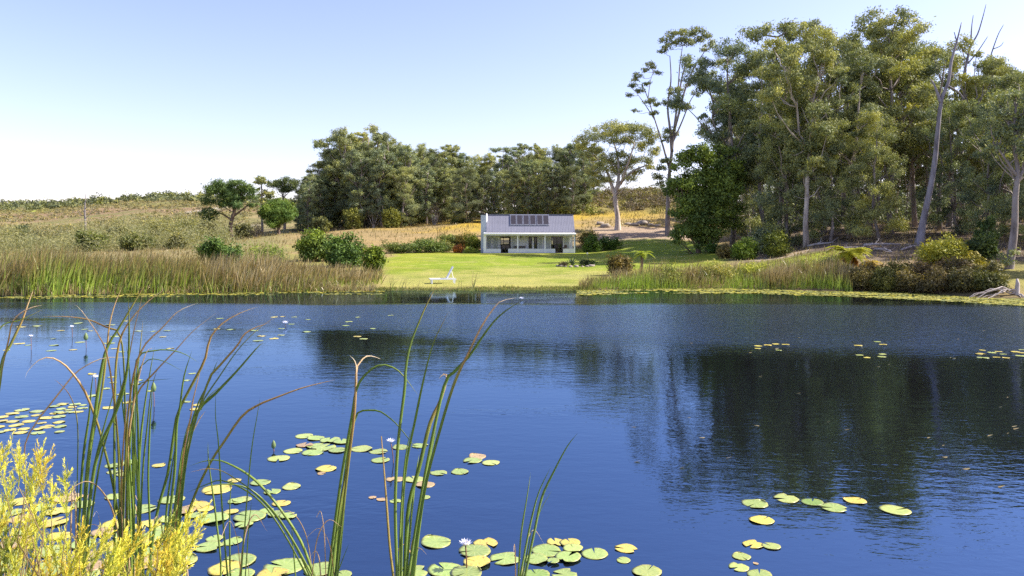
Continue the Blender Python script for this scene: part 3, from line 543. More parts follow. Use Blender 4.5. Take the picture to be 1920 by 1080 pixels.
SH = [  # px, Y, width px, height px, colour, label, leaf length, width, count
    (404, 62, 76, 441, DG, 'dark green rounded bush behind the reeds, leftmost of the dark bushes', .22, .11, 2600),
    (436, 66, 40, 458, MGN, 'low bush touching the right side of the leftmost dark bush', .22, .1, 900),
    (498, 60, 76, 455, (.11, .15, .03), 'loose light green bush behind the reeds, between the dark bushes', .22, .07, 1500),
    (592, 68, 80, 425, MGN, 'large dome bush with light green top, left of the row before the field', .24, .12, 3600),
    (646, 62, 74, 436, DG, 'large dark green bush in the middle of the row before the field', .22, .1, 3400),
    (700, 58, 48, 447, (.09, .125, .018), 'yellow-green bush at the left corner of the lawn', .2, .1, 1900),
    (745, 86, 60, 450, (.075, .10, .03), 'grey-green bush just right of the lawn corner bush', .22, .1, 1300),
    (800, 88, 78, 447, (.09, .125, .035), 'rounded grey-green bush midway along the back of the lawn', .22, .1, 1700),
    (832, 90, 52, 450, OL, 'olive bush right of the rounded grey-green bush', .2, .1, 900),
    (846, 97, 58, 435, (.13, .15, .04), 'taller olive shrub behind the flower bed left of the house', .22, .1, 1200),
    (872, 95, 42, 432, (.15, .12, .03), 'brownish yellow shrub left of the chimney', .22, .1, 1000),
    (888, 93, 36, 432, (.11, .13, .02), 'green shrub touching the chimney side of the house', .22, .1, 1000),
    (858, 88, 26, 458, (.26, .10, .03), 'rust-red low shrub in the bed left of the house', .18, .09, 500),
    (883, 87, 28, 462, (.16, .19, .04), 'low light green cushion plant beside the house corner', .16, .08, 500),
    (1102, 94, 44, 425, (.12, .11, .035), 'brownish shrub at the right end of the house', .22, .1, 1100),
    (1108, 90, 40, 440, DG, 'dark green hedge part next to the house wall', .22, .1, 1300),
    (1142, 92, 46, 440, DG, 'dark green hedge part right of the one by the house wall', .22, .1, 1300),
    (1160, 54, 50, 470, (.11, .085, .03), 'brown-leaved round bush on the lawn beside the small tree fern', .16, .08, 1900),
    (1395, 66, 52, 443, (.08, .12, .02), 'clipped round green bush at the right end of the lawn', .16, .09, 2600),
    (1358, 68, 42, 455, (.15, .12, .05), 'brownish loose shrub left of the clipped round bush', .2, .07, 1000),
    (1335, 76, 30, 455, DG, 'dark low shrub at the foot of the leafy green tree', .2, .1, 600),
    (1455, 66, 56, 430, (.10, .12, .025), 'green shrub below the pale eucalyptus trunk', .22, .09, 1500),
    (1425, 72, 50, 415, EUCD, 'dark shrub behind the clipped round bush', .22, .09, 1500),
    (1770, 50, 100, 443, (.20, .20, .035), 'big round yellow-green bush on the right bank', .17, .07, 4800),
    (1840, 50, 60, 430, (.055, .08, .03), 'dark upright shrub right of the round yellow-green bush', .2, .08, 2200),
    (1848, 55, 44, 385, (.06, .09, .03), 'tall dark sapling behind the upright shrub on the right bank', .2, .08, 1800),
    (1825, 46, 66, 472, (.17, .15, .03), 'yellowish shrub sloping down right of the round bush', .17, .07, 1500),
    (1632, 45.2, 66, 488, (.15, .11, .035), 'brown and gold bracken clump below the yellow tree fern', .16, .07, 1700),
    (1685, 44.6, 70, 484, (.12, .11, .03), 'dark bracken clump right of the gold one on the waterline', .16, .07, 1900),
    (1740, 43.4, 76, 482, (.13, .09, .04), 'reddish bracken clump in the middle of the right bank', .16, .07, 2100),
    (1798, 42.2, 76, 484, (.11, .085, .04), 'dark red-brown bracken clump under the yellow-green bush', .16, .07, 2100),
    (1852, 41, 70, 488, (.10, .09, .035), 'dark bracken clump beside the bank tree at the right', .16, .07, 1900),
    (1615, 43.9, 60, 500, (.11, .09, .035), 'brown bracken tuft at the waterline under the golden tree fern', .14, .06, 1500),
    (1660, 43.2, 66, 498, (.10, .10, .03), 'dark green-brown bracken tuft at the waterline, second from the left', .14, .06, 1700),
    (1708, 42.3, 66, 500, (.11, .09, .04), 'dark bracken tuft at the waterline in the middle of the row', .14, .06, 1700),
    (1758, 41.4, 70, 498, (.10, .08, .04), 'purplish bracken tuft at the waterline below the yellow-green bush', .14, .06, 1800),
    (1808, 40.5, 70, 500, (.09, .08, .035), 'dark bracken tuft at the waterline, second from the right', .14, .06, 1800),
    (1856, 39.7, 66, 502, (.09, .09, .03), 'dark bracken tuft at the waterline beside the bleached root', .14, .06, 1700),
    (1250, 47.2, 66, 494, (.18, .20, .05), 'green rounded tuft among the right bank grasses, left one', .16, .06, 1000),
    (1345, 48.0, 76, 490, (.24, .22, .06), 'straw-green tuft among the right bank grasses, middle one', .16, .05, 1000),
    (1420, 48.4, 80, 486, (.23, .25, .05), 'yellow-green tuft among the right bank grasses, right of the middle', .16, .05, 1200),
    (1510, 48.0, 80, 484, (.2, .22, .05), 'green tuft among the right bank grasses, near the feathery shrub', .16, .05, 1200),
    (1590, 46, 50, 492, (.17, .15, .045), 'pale bracken and reed clump left of the gold bracken', .16, .06, 1100),
    (1560, 50, 50, 470, (.13, .15, .07), 'grey-green feathery shrub left of the yellow tree fern', .18, .05, 1100),
    (1300, 47.5, 34, 503, (.15, .11, .05), 'brown seeding clump among the bank grasses', .16, .05, 700),
    (1455, 46.2, 36, 520, (.12, .08, .05), 'small brown dock clump low among the bank grasses', .14, .06, 500)]
for i, (px, Y, w_, h_, c, lab, L, Wd, n) in enumerate(SH):
    bush('bracken_clump' if 'bracken' in lab else 'shrub', px, Y, w_ * 1.12, h_, tuple(v * 1.45 for v in c) if c not in (DG, MGN, OL, YG) else c, lab, 300 + i, L, Wd, int(n * 2.3), cat='fern' if 'bracken' in lab else 'shrub')
# pale scrub on the left flat
SG = 'pale scrub on the flat left of the pines'
SCR = [(30, 120, 70, 425, (.17, .18, .09), 'grey-green thicket at the left edge'), (78, 140, 50, 420, (.20, .17, .10), 'tawny thicket right of the left edge'), (42, 150, 26, 410, (.07, .10, .05), 'small dark bush standing above the left thicket'),
       (120, 125, 60, 420, (.22, .20, .12), 'pale dry thicket left of the dead trunk'), (170, 95, 62, 430, (.14, .17, .05), 'rounded green bush in front of the dead trunk'), (222, 115, 60, 415, (.19, .19, .08), 'pale green bush right of the dead trunk'),
       (252, 92, 60, 438, (.13, .15, .045), 'olive bush near the reeds below the hill'), (300, 110, 66, 405, (.18, .18, .055), 'tall light green willow-like bush left of centre scrub'), (345, 112, 66, 400, (.16, .17, .05), 'tall light green willow-like bush beside the umbrella pine'),
       (330, 92, 40, 440, (.15, .15, .06), 'low olive bush under the willow-like bushes'), (385, 116, 40, 405, (.15, .14, .06), 'thin grey-green bush under the umbrella pine'), (455, 124, 40, 415, (.15, .15, .07), 'greyish bush between the two pines'),
       (482, 118, 34, 410, (.20, .17, .13), 'bare-twigged grey shrub left of the ball-shaped pine'), (560, 128, 40, 430, (.24, .21, .17), 'pile of bleached grey branches right of the ball-shaped pine'), (195, 150, 60, 420, (.21, .18, .1), 'dry thicket behind the green bush by the dead trunk'),
       (280, 160, 70, 410, (.18, .17, .08), 'far dry thicket at the foot of the hill'), (600, 118, 40, 400, (.13, .14, .05), 'bushy sapling at the left end of the tall stand'), (660, 122, 44, 380, (.16, .17, .045), 'light green sapling in front of the tall stand, left of the field'),
       (735, 122, 44, 390, (.18, .19, .04), 'yellow-green sapling in front of the tall stand, near the field'), (700, 124, 40, 370, (.17, .14, .09), 'grey twiggy sapling between the two light green ones'), (815, 124, 34, 370, (.18, .15, .11), 'grey leafless sapling before the stand, above the olive bush'), (860, 126, 30, 410, (.13, .15, .04), 'small green sapling at the foot of the stand near the house')]
for i, (px, Y, w_, h_, c, lab) in enumerate(SCR):
    tw = any(k in lab for k in ('twig', 'leafless', 'branches'))
    bush('thicket' if 'thicket' in lab else ('sapling' if 'sapling' in lab else 'shrub'), px, Y, w_, h_, c, lab, 500 + i, .34, .06 if tw else .12, 900 if tw else 3400, group=SG if px < 400 else None, stem=(.4, .36, .32), droop=-.4, dp=.7, mat=DRYLEAF if tw else LEAF, sprd=.34)

# ------------------------------------------------------------------ masses nobody could count: reeds, grasses, heath, floating mat
def blades(rng, X, Y, Z, H, Wd, lean=(.25, 0), bend=.35, seg=4, tb=0.0, tt=1.0, tj=.15, az=None):
    n = len(X); az = rng.uniform(0, 6.283, n) if az is None else az; bx = np.cos(az); by = np.sin(az)
    dirx = lean[0] + rng.normal(size=n) * .18; diry = lean[1] + rng.normal(size=n) * .18; cv = np.abs(rng.normal(size=n)) * bend
    t = np.linspace(0, 1, seg + 1); V = []; A = []
    j = rng.uniform(-tj, tj, n)
    for k in t:
        off = H * (k * 1.0 * .6 + cv * k ** 2.5)
        cx = X + dirx * off; cy = Y + diry * off; cz = Z + H * (k - .25 * cv * k ** 3)
        wd = Wd * (1 - k ** 2) * .5
        V += [np.stack([cx - bx * wd, cy - by * wd, cz], 1), np.stack([cx + bx * wd, cy + by * wd, cz], 1)]
        a = np.clip(tb + (tt - tb) * k + j, 0, 1); A += [a, a]
    V = np.stack(V, 1).reshape(-1, 3); A = np.stack(A, 1).reshape(-1); m = 2 * (seg + 1)
    base = (np.arange(n) * m)[:, None, None]; q = np.array([(2 * k, 2 * k + 1, 2 * k + 3, 2 * k + 2) for k in range(seg)])[None]
    return V, (base + q).reshape(-1, 4), A
def shore(px):        # distance of the far waterline along a view column
    return np.interp(px, CPX, [c[1] for c in COLS])
rng = np.random.default_rng(9)
def scatter(n, p0, p1, d0, d1):
    px = rng.uniform(p0, p1, n); Y = shore(px) + rng.uniform(d0, d1, n); X = (px - 960) * Y / F
    return px, X, Y, G(X, Y)
n = 19000
px, X, Y, Z = scatter(n, -260, 716, -1.0, 7.5)
cl = fbm(X * .6, Y * .6, 51); dens = np.clip((716 - px) / 60, .15, 1); keep = rng.random(n) < dens * np.clip(4.2 * (cl - .3), .06, 1.3); px, X, Y, Z = px[keep], X[keep], Y[keep], Z[keep]
H = (1.15 + 1.95 * fbm(X * .3, Y * .2, 52)) * (.62 + .72 * fbm(X * .16, Y * .02, 56, 3)) * rng.uniform(.5, 1.1, len(X)) * np.interp(px, [-260, 60, 200, 320, 500, 580, 720], [1.08, 1.08, .98, .86, .8, .64, .58]) * np.interp(Y - shore(px), [-1, 1, 7], [.85, 1, 1.02])
V, Q, A = blades(rng, X, Y, np.maximum(Z, -.25), H, .065, (.24, .0), .42, 4, 0, 1.0, .26)
green = np.repeat(fbm(X * .25 + 9, Y * .2, 53) * np.interp(px, [0, 250, 420, 720], [1.2, 1.0, .5, .45]), 10)
A = np.clip(A + (.30 - green) * .95, 0, 1)
O('reed_bed', mesh('reed_bed', V, Q, attrs={'tint': A}), BED, kind='stuff', label='dense bed of tan and green bulrushes along the left shore')
# broken pale stalks leaning low in the front of the bed
px, X, Y, Z = scatter(1500, -200, 700, -1.0, .6)
V, Q, A = blades(rng, X, Y, np.maximum(Z, -.1), rng.uniform(.3, 1.0, len(X)), .035, (.0, -.1), 1.6, 4, .7, 1.0, .2)
O('broken_reeds', mesh('broken_reeds', V, Q, attrs={'tint': A}), BED, kind='stuff', label='broken bleached reed stalks at the foot of the bed')
# grasses and reeds on the right bank
n = 9500; px, X, Y, Z = scatter(n, 1085, 1600, -.4, 6.5)
edge = np.interp(px, [1085, 1130, 1200, 1330, 1480, 1600], [1.4, 2.5, 4.0, 5.5, 6.5, 5]); keep = (Y - shore(px)) < edge * rng.uniform(.7, 1.1, n); px, X, Y, Z = px[keep], X[keep], Y[keep], Z[keep]
H = (.4 + 1.7 * fbm(X * .45, Y * .35, 61)) * rng.uniform(.5, 1.1, len(X)) * np.interp(px, [1085, 1130, 1200, 1600], [.55, .85, 1.0, 1.1])
V, Q, A = blades(rng, X, Y, np.maximum(Z, -.1), H, .04, (.12, .0), .5, 3, .05, .95, .2)
A = np.clip(A + np.repeat((.38 - fbm(X * .5 + 3, Y * .4, 62)) * 1.8, 8), 0, 1)
O('bank_grass', mesh('bank_grass', V, Q, attrs={'tint': A}), BED, kind='stuff', label='tawny and green grasses and reeds on the right bank')
# ragged grass fringe at the lawn's water edge
px, X, Y, Z = scatter(5200, 700, 1120, -.55, .7)
V, Q, A = blades(rng, X, Y, Z, rng.uniform(.05, .22, len(X)) * (.4 + 1.2 * fbm(X * .8, Y, 63)), .04, (0, -.1), .8, 2, .1, .6, .25)
O('shore_fringe', mesh('shore_fringe', V, Q, attrs={'tint': A}), BED, kind='stuff', label='ragged low grass fringe where the lawn meets the water')
# dry tussocks behind the reed bed, on the field and on the track side
def tussocks(name, n, p0, p1, y0, y1, h, col_lo, col_hi, label, wd=.05, cond=None):
    px = rng.uniform(p0, p1, n); Y = np.sqrt(rng.uniform(y0 ** 2, y1 ** 2, n)); X = (px - 960) * Y / F
    k = fbm(X * .2, Y * .2, 71) > rng.uniform(.2, .65, n); k &= lawn_mask(X, Y) < .3
    if cond is not None: k &= cond(px, X, Y)
    px, X, Y = px[k], X[k], Y[k]
    V, Q, A = blades(rng, X, Y, G(X, Y) - .02, rng.uniform(.5, 1.2, len(X)) * h, wd, (.05, 0), .6, 2, col_lo, col_hi, .2)
    O(name, mesh(name, V, Q, attrs={'tint': A}), BED, kind='stuff', label=label)
tussocks('dry_grass', 16000, -250, 900, 50, 135, .5, .45, 1.0, 'dry tan grass on the flat behind the reeds', .09)
tussocks('field_grass', 9000, 1090, 1420, 96, 170, .45, .35, .95, 'dry grass and weeds on the slope right of the house', .12, lambda p, X, Y: ~((Y > 96) & (Y < 108) & (p > 1110) & (p < 1330)))
tussocks('forest_litter', 15000, 1380, 2050, 51, 95, .3, .55, 1.0, 'sticks and dead grass on the forest floor', .07)
# heath shrubs far off: one mass on each slope
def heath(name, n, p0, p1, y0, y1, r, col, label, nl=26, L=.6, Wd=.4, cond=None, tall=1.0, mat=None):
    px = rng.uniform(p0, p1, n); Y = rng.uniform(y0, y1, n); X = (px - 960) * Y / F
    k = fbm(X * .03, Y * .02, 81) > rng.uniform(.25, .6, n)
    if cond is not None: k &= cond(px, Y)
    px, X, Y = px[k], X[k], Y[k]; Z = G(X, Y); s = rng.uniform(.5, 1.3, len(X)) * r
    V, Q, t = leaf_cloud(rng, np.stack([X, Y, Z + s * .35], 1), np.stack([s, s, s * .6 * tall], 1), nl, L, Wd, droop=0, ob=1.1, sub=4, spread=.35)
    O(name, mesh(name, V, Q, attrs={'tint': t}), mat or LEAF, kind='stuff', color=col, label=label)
heath('hill_scrub', 420, 985, 1340, 126, 162, 1.3, (.15, .12, .085), 'dark purplish brown scrub on the hillside right of the house', 110, .34, .14)
heath('hill_scrub_olive', 330, 985, 1340, 124, 165, 1.1, (.20, .19, .07), 'olive scrub on the hillside right of the house', 100, .3, .12)
heath('hill_scrub_green', 130, 960, 1130, 124, 136, 1.3, (.15, .17, .035), 'brighter green scrub above the right end of the roof', 90, .34, .16)
heath('crest_bushes', 1100, -300, 620, 430, 545, 2.6, (.15, .165, .085), 'dark bushes along the crest of the far hill', 60, 1.3, .8, tall=1.3)
heath('far_heath', 5200, -300, 640, 190, 450, 1.2, (.215, .19, .10), 'low brown heath covering the far hillside', 24, .6, .3)
heath('far_ridge_wood', 200, 1140, 1330, 190, 235, 3.5, (.10, .11, .05), 'dark bushes on the skyline beyond the lone tree', 60, .8, .4)
heath('pale_thicket', 1700, -260, 430, 88, 185, 2.3, (.25, .26, .14), 'pale continuous scrub and tall weeds on the left flat', 130, .36, .06, tall=2.0, mat=DRYLEAF)
# understorey in the grove
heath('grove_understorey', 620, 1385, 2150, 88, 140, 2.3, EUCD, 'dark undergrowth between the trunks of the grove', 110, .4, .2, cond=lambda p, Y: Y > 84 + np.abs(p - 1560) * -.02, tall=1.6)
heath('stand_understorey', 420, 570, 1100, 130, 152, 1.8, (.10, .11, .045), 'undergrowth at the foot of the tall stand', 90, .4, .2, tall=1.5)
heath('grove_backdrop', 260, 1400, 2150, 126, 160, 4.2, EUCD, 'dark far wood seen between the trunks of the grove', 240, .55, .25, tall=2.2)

# ------------------------------------------------------------------ the house
WHITE = plain('white_plaster', (.70, .70, .72), .75, var=.05, scale=3, bump=.1)
ROOF = plain('roof_sheet_metal', (.205, .205, .25), .5, .15, var=.08, scale=1.5)
TRIM = plain('white_trim_paint', (.82, .82, .81), .5, var=.03)
DARK = plain('dark_frame', (.035, .035, .04), .5)
SHUT = plain('shutter_paint', (.50, .53, .50), .6, var=.05)
WOOD = plain('dark_wood', (.07, .05, .04), .6, var=.3)
PANEL = plain('solar_cell', (.035, .028, .034), .4, .0, var=.2, spec=.6)
ALU = plain('aluminium', (.6, .6, .62), .4, .8)
FLOORM = plain('terrace_floor', (.30, .26, .23), .8)
INNER = plain('room_wall', (.45, .40, .35), .8)
def glassmat():
    m, n, l, b = new_mat('window_glass'); g = n.new('ShaderNodeBsdfGlossy'); g.inputs['Roughness'].default_value = .02; g.inputs['Color'].default_value = (.9, .95, 1, 1)
    t = n.new('ShaderNodeBsdfTransparent'); t.inputs[0].default_value = (.8, .85, .85, 1); f = n.new('ShaderNodeFresnel'); f.inputs[0].default_value = 1.5
    mx = n.new('ShaderNodeMixShader'); l.new(f.outputs[0], mx.inputs[0]); l.new(t.outputs[0], mx.inputs[1]); l.new(g.outputs[0], mx.inputs[2]); l.new(mx.outputs[0], n['Material Output'].inputs[0]); return m
GLASS = glassmat()
HY0 = 87.0; hx0 = (991 - 960) * HY0 / F; hz0 = 1.46
house = E('house', (hx0, HY0, hz0), 'white single-storey house with grey metal roof, solar panels and open veranda', 'house', rotz=math.radians(1.2))
def bpart(name, boxes, mat, parent=house, label=None):
    mb = MB()
    for b in boxes: mb.box(*b)
    return O(name, mb.mesh(name), mat, parent, label=label)
bpart('terrace', [(-5.3, 5.45, -.02, 2.4, -.6, .04)], FLOORM)
BW = 2.4                                         # back wall of the veranda
op = [(-3.25, -2.03), (.10, 1.17), (2.81, 4.2)]  # openings in it
def wall_with(x0, x1, y0, y1, z1, ops, top, sill=0.0):
    out = []; x = x0
    for a, b in ops:
        out.append((x, a, y0, y1, -.5, z1)); out.append((a, b, y0 + .003, y1 - .003, top, z1 - .002))
        if sill: out.append((a, b, y0 + .003, y1 - .003, -.5, sill))
        x = b
    out.append((x, x1, y0, y1, -.5, z1)); return out
bpart('wall', wall_with(-4.95, 5.4, BW, BW + .22, 2.75, op, 1.95), WHITE)
bpart('wall', wall_with(-4.95, 5.4, 6.6, 6.82, 2.4, [(-3.6, -2.1), (2.6, 3.4)], 1.85, .95), WHITE)
mb = MB()
for x0, x1 in ((-4.95, -4.73), (5.18, 5.4)):     # gable walls
    for pts in ([(BW + .225, -.5), (6.595, -.5), (6.595, 2.25), (BW + .225, 4.25)], [(.6, 2.5), (BW + .222, 2.5), (BW + .222, 4.25), (2.2, 4.46)]):
        V = [(x, y, z) for x in (x0, x1) for y, z in pts]; k = 4
        mb.add(V, [(i, (i + 1) % k, k + (i + 1) % k, k + i) for i in range(k)] + [(0, 3, 2, 1), (4, 5, 6, 7)])
O('gable_wall', mb.mesh('gable_wall'), WHITE, house)
bpart('ceiling', [(-4.7, 5.15, BW + .23, 6.58, 2.4, 2.46)], TRIM)
bpart('room_wall', [(-1.6, -1.5, BW + .23, 6.58, 0, 2.39), (1.9, 2.0, BW + .23, 6.58, 0, 2.39)], INNER)
bpart('floor', [(-4.7, 5.15, BW + .0, 6.58, -.3, .05)], FLOORM)
# roof: corrugated sheets side by side
RX0, RX1, EY, EZ, RY, RZ = -4.92, 5.46, .35, 2.47, 2.2, 4.57
ns = 14; sw = (RX1 - RX0) / ns
def sheet(y0, z0, y1, z1):
    k = 13; xs = np.linspace(0, sw - .006, k); dz = np.where(np.arange(k) % 3 == 1, .008, 0.0) + .0
    V = [(x, y0, z0 + d) for x, d in zip(xs, dz)] + [(x, y1, z1 + d) for x, d in zip(xs, dz)]
    V += [(x, y0, z0 - .03) for x in (0, sw - .006)] + [(x, y1, z1 - .03) for x in (0, sw - .006)]
    Q = [(i, i + 1, k + i + 1, k + i) for i in range(k - 1)] + [(2 * k, 2 * k + 2, 2 * k + 3, 2 * k + 1), (0, k, 2 * k + 2, 2 * k), (k - 1, 2 * k + 1, 2 * k + 3, 2 * k - 1), (0, 2 * k, 2 * k + 1, k - 1)]
    return mesh('roof_sheet', V, Q)
roof = bpart('roof', [(RX0, RX1, RY - .12, RY + .12, RZ - .01, RZ + .05)], ROOF)
sf, sb = sheet(EY, EZ, RY, RZ), sheet(7.0, 2.15, RY + .01, RZ)
for i in range(ns):
    O('roof_sheet', sf, ROOF, roof, (RX0 + i * sw, 0, 0)); O('roof_sheet', sb, ROOF, roof, (RX0 + i * sw, 0, 0))
# solar panels on the front slope
sl = math.atan2(RZ - EZ, RY - EY); dvy, dvz = math.cos(sl), math.sin(sl); slen = math.hypot(RZ - EZ, RY - EY)
u0, u1 = slen * .40, slen * .93
pxs = [(620, 720), (738, 845), (862, 965), (985, 1090), (1115, 1218), (1232, 1340)]
mc = MB(); mf = MB(); pw = .62
def slab(mb, x0, x1, s0, s1, h0, h1):
    V = [(x, EY + s * dvy - h * dvz, EZ + s * dvz + h * dvy) for h in (h0, h1) for s in (s0, s1) for x in (x0, x1)]
    mb.add(V, [(0, 2, 3, 1), (4, 5, 7, 6), (0, 1, 5, 4), (2, 6, 7, 3), (0, 4, 6, 2), (1, 3, 7, 5)])
slab(mc, 0, pw, u0, u1, .09, .12)
for a in ((-.03, 0, u0 - .03, u1 + .03), (pw, pw + .03, u0 - .03, u1 + .03), (0, pw, u0 - .03, u0), (0, pw, u1, u1 + .03)): slab(mf, *a, .07, .128)
mcm, mfm = mc.mesh('solar_panel'), mf.mesh('frame')
for a, b in pxs:
    q = O('solar_panel', mcm, PANEL, roof, ((a - 945) / 158.4, 0, 0)); 
    O('panel_frame', mfm, ALU, roof, ((a - 945) / 158.4, 0, 0))
mb = MB(); slab(mb, (600 - 945) / 158.4, (1345 - 945) / 158.4, u0 - .1, u0 - .05, .03, .09); slab(mb, (600 - 945) / 158.4, (1345 - 945) / 158.4, u1 + .05, u1 + .1, .03, .09)
O('panel_rail', mb.mesh('panel_rail'), ALU, roof)
# verge trim at the left, veranda roof, gutter
mb = MB(); mb.tube([(-4.9, EY + (RY - EY) * t, EZ + (RZ - EZ) * t + .09) for t in (.5, .62, .75, .88, 1.0)] , [.05, .08, .09, .09, .08], 8)
O('verge_trim', mb.mesh('verge_trim', True), TRIM, house)
mb = MB(); k = 40
V = [(x, y, z) for y, z in ((-.32, 2.09), (-.32, 2.30), (.55, 2.42), (.55, 2.34), (-.2, 2.09)) for x in (-5.22, 5.5)]
mb.add(V, [(0, 1, 3, 2), (2, 3, 5, 4), (4, 5, 7, 6), (6, 7, 9, 8), (8, 9, 1, 0)])
O('veranda_roof', mb.mesh('veranda_roof'), TRIM, house)
mb = MB(); mb.tube([(-5.25, -.38, 2.27), (5.52, -.38, 2.27)], .06, 8); O('gutter', mb.mesh('gutter', True), TRIM, house)
mb = MB(); mb.tube([(5.47, -.36, 2.25), (5.47, -.1, 2.1), (5.47, .02, 1.9), (5.47, .02, .0)], .04, 6); O('downpipe', mb.mesh('downpipe', True), DARK, house)
bpart('ceiling_board', [(-4.95, 5.4, .0, BW - .005, 2.1, 2.14)], TRIM)
# posts and low walls
for a, b, d in ((112, 162, .3), (736, 757, .13), (1240, 1261, .13), (1782, 1818, .24)): bpart('post', [((a - 945) / 158.4, (b - 945) / 158.4, .0, d, .02, 2.1)], TRIM)
for a, b in ((163, 435), (570, 1440), (1585, 1781)): bpart('low_wall', [((a - 945) / 158.4, (b - 945) / 158.4, .02, .22, -.3, .49), ((a - 945) / 158.4 - .01, (b - 945) / 158.4 + .002, .0, .24, .49, .52)], WHITE)
# chimney: its bluish shade is put into the plaster colour
ch = bpart('chimney', [(-5.57, -4.96, .9, 2.1, -.4, 4.42), (-5.61, -4.97, .86, 2.14, 4.42, 4.47)], plain('shade_tinted_plaster', (.46, .50, .57), .8, var=.06, scale=3))
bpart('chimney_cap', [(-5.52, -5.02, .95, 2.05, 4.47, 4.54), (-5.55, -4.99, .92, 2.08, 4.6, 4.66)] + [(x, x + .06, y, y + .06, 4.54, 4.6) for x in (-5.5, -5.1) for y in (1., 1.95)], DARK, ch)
# doors, windows, shutters
def framed(name, x0, x1, z0, z1, y, mat, fw=.07, mull=(), glass=True):
    o = bpart(name, [(x0, x0 + fw, y, y + .08, z0, z1), (x1 - fw, x1, y, y + .08, z0, z1), (x0 + fw, x1 - fw, y + .002, y + .078, z1 - fw, z1), (x0 + fw, x1 - fw, y + .002, y + .078, z0, z0 + fw)] + [(x0 + (x1 - x0) * t - fw / 2, x0 + (x1 - x0) * t + fw / 2, y + .004, y + .076, z0 + fw, z1 - fw) for t in mull], mat)
    if glass:
        xs = [0] + list(mull) + [1]
        for a, b in zip(xs[:-1], xs[1:]): bpart('pane', [(x0 + (x1 - x0) * a + fw / 2, x0 + (x1 - x0) * b - fw / 2, y + .035, y + .042, z0 + fw * .5, z1 - fw * .5)], GLASS, o)
    return o
framed('window_frame', -3.6, -2.1, .95, 1.85, 6.66, DARK, .06, (.5,))
framed('window_frame', 2.6, 3.4, .95, 1.85, 6.66, DARK, .06, (.5,))
d = framed('door', .10, 1.17, .05, 1.95, BW + .05, DARK, .1, (.36, .64))
bpart('door_leaf', [(.53, .74, BW + .03, BW + .05, .06, 1.9)], TRIM, d); bpart('door_handle', [(.50, .52, BW - .01, BW + .03, .95, 1.1)], ALU, d)
framed('sliding_door', 2.81, 4.2, .05, 1.95, BW + .08, DARK, .06, (.5,)); framed('sliding_door', -3.25, -2.03, .05, 1.95, BW + .08, DARK, .06, (), False)
for a, b in ((170, 262), (282, 395), (640, 728), (1135, 1232), (1270, 1386), (1622, 1742)):
    x0, x1 = (a - 945) / 158.4, (b - 945) / 158.4
    s_ = framed('shutter', x0, x1, .12, 1.93, BW - .085, TRIM, .07, (), False)
    for j in range(11): bpart('slat', [(x0 + .07, x1 - .07, BW - .06, BW - .035, .2 + j * .155, .335 + j * .155)], SHUT, s_)
lm = bpart('wall_lamp', [(-.87, -.77, BW - .14, BW - .002, 1.72, 1.76), (-.86, -.78, BW - .13, BW - .05, 1.76, 1.92), (-.88, -.76, BW - .15, BW - .03, 1.92, 1.95)], DARK)
# furniture on the veranda
def furn(name, boxes_by_part, label, cat, group=None, rotz=0, at=(0, 0)):
    c = np.array([at[0], at[1], .05]); a = math.radians(1.2)
    wx = hx0 + c[0] * math.cos(a) - c[1] * math.sin(a); wy = HY0 + c[0] * math.sin(a) + c[1] * math.cos(a)
    e = E(name, (wx, wy, hz0 + c[2]), label, cat, group, a + rotz)
    for nm, bs in boxes_by_part: bpart(nm, bs, WOOD, e)
    return e
legs = lambda w_, d_, h_, t=.05: [('leg', [(x, x + t, y, y + t, 0, h_)]) for x in (-w_ / 2, w_ / 2 - t) for y in (-d_ / 2, d_ / 2 - t)]
furn('bench', legs(1.4, .45, .42) + [('seat', [(-.7, .7, -.22 + i * .15, -.09 + i * .15, .42, .45)]) for i in range(3)] + [('backrest', [(-.7, .7, .2, .23, .56 + i * .13, .64 + i * .13)]) for i in range(2)], 'dark wooden slatted bench against the veranda wall', 'bench', at=(-.95, 1.95))
def chair(lab, at, rz): furn('chair', legs(.45, .45, .43, .04) + [('seat', [(-.225, .225, -.225, .225, .43, .46)]), ('backrest', [(-.225, .225, .19, .22, .55, .9)]), ('back_post', [(-.225, -.185, .19, .22, .46, .55), (.185, .225, .19, .22, .46, .55)])], lab, 'chair', 'veranda chairs', rz, at)
furn('table', legs(1.1, .8, .7) + [('table_top', [(-.6, .6, -.45, .45, .7, .74)])], 'dark table in the left opening of the veranda', 'table', at=(-2.6, 1.3))
chair('dark chair left of the table in the left veranda opening', (-2.85, .75), math.pi); chair('dark chair right of the table in the left veranda opening', (-2.45, .75), math.pi)
furn('table', legs(.8, .6, .6) + [('table_top', [(-.45, .45, -.35, .35, .6, .64)])], 'small dark table in the right opening of the veranda', 'table', at=(3.85, 1.4))
chair('dark chair in the right veranda opening, left of the small table', (3.4, .9), 2.4)
chair('dark chair behind the low wall at the right end of the veranda', (4.3, 1.2), 3.8)

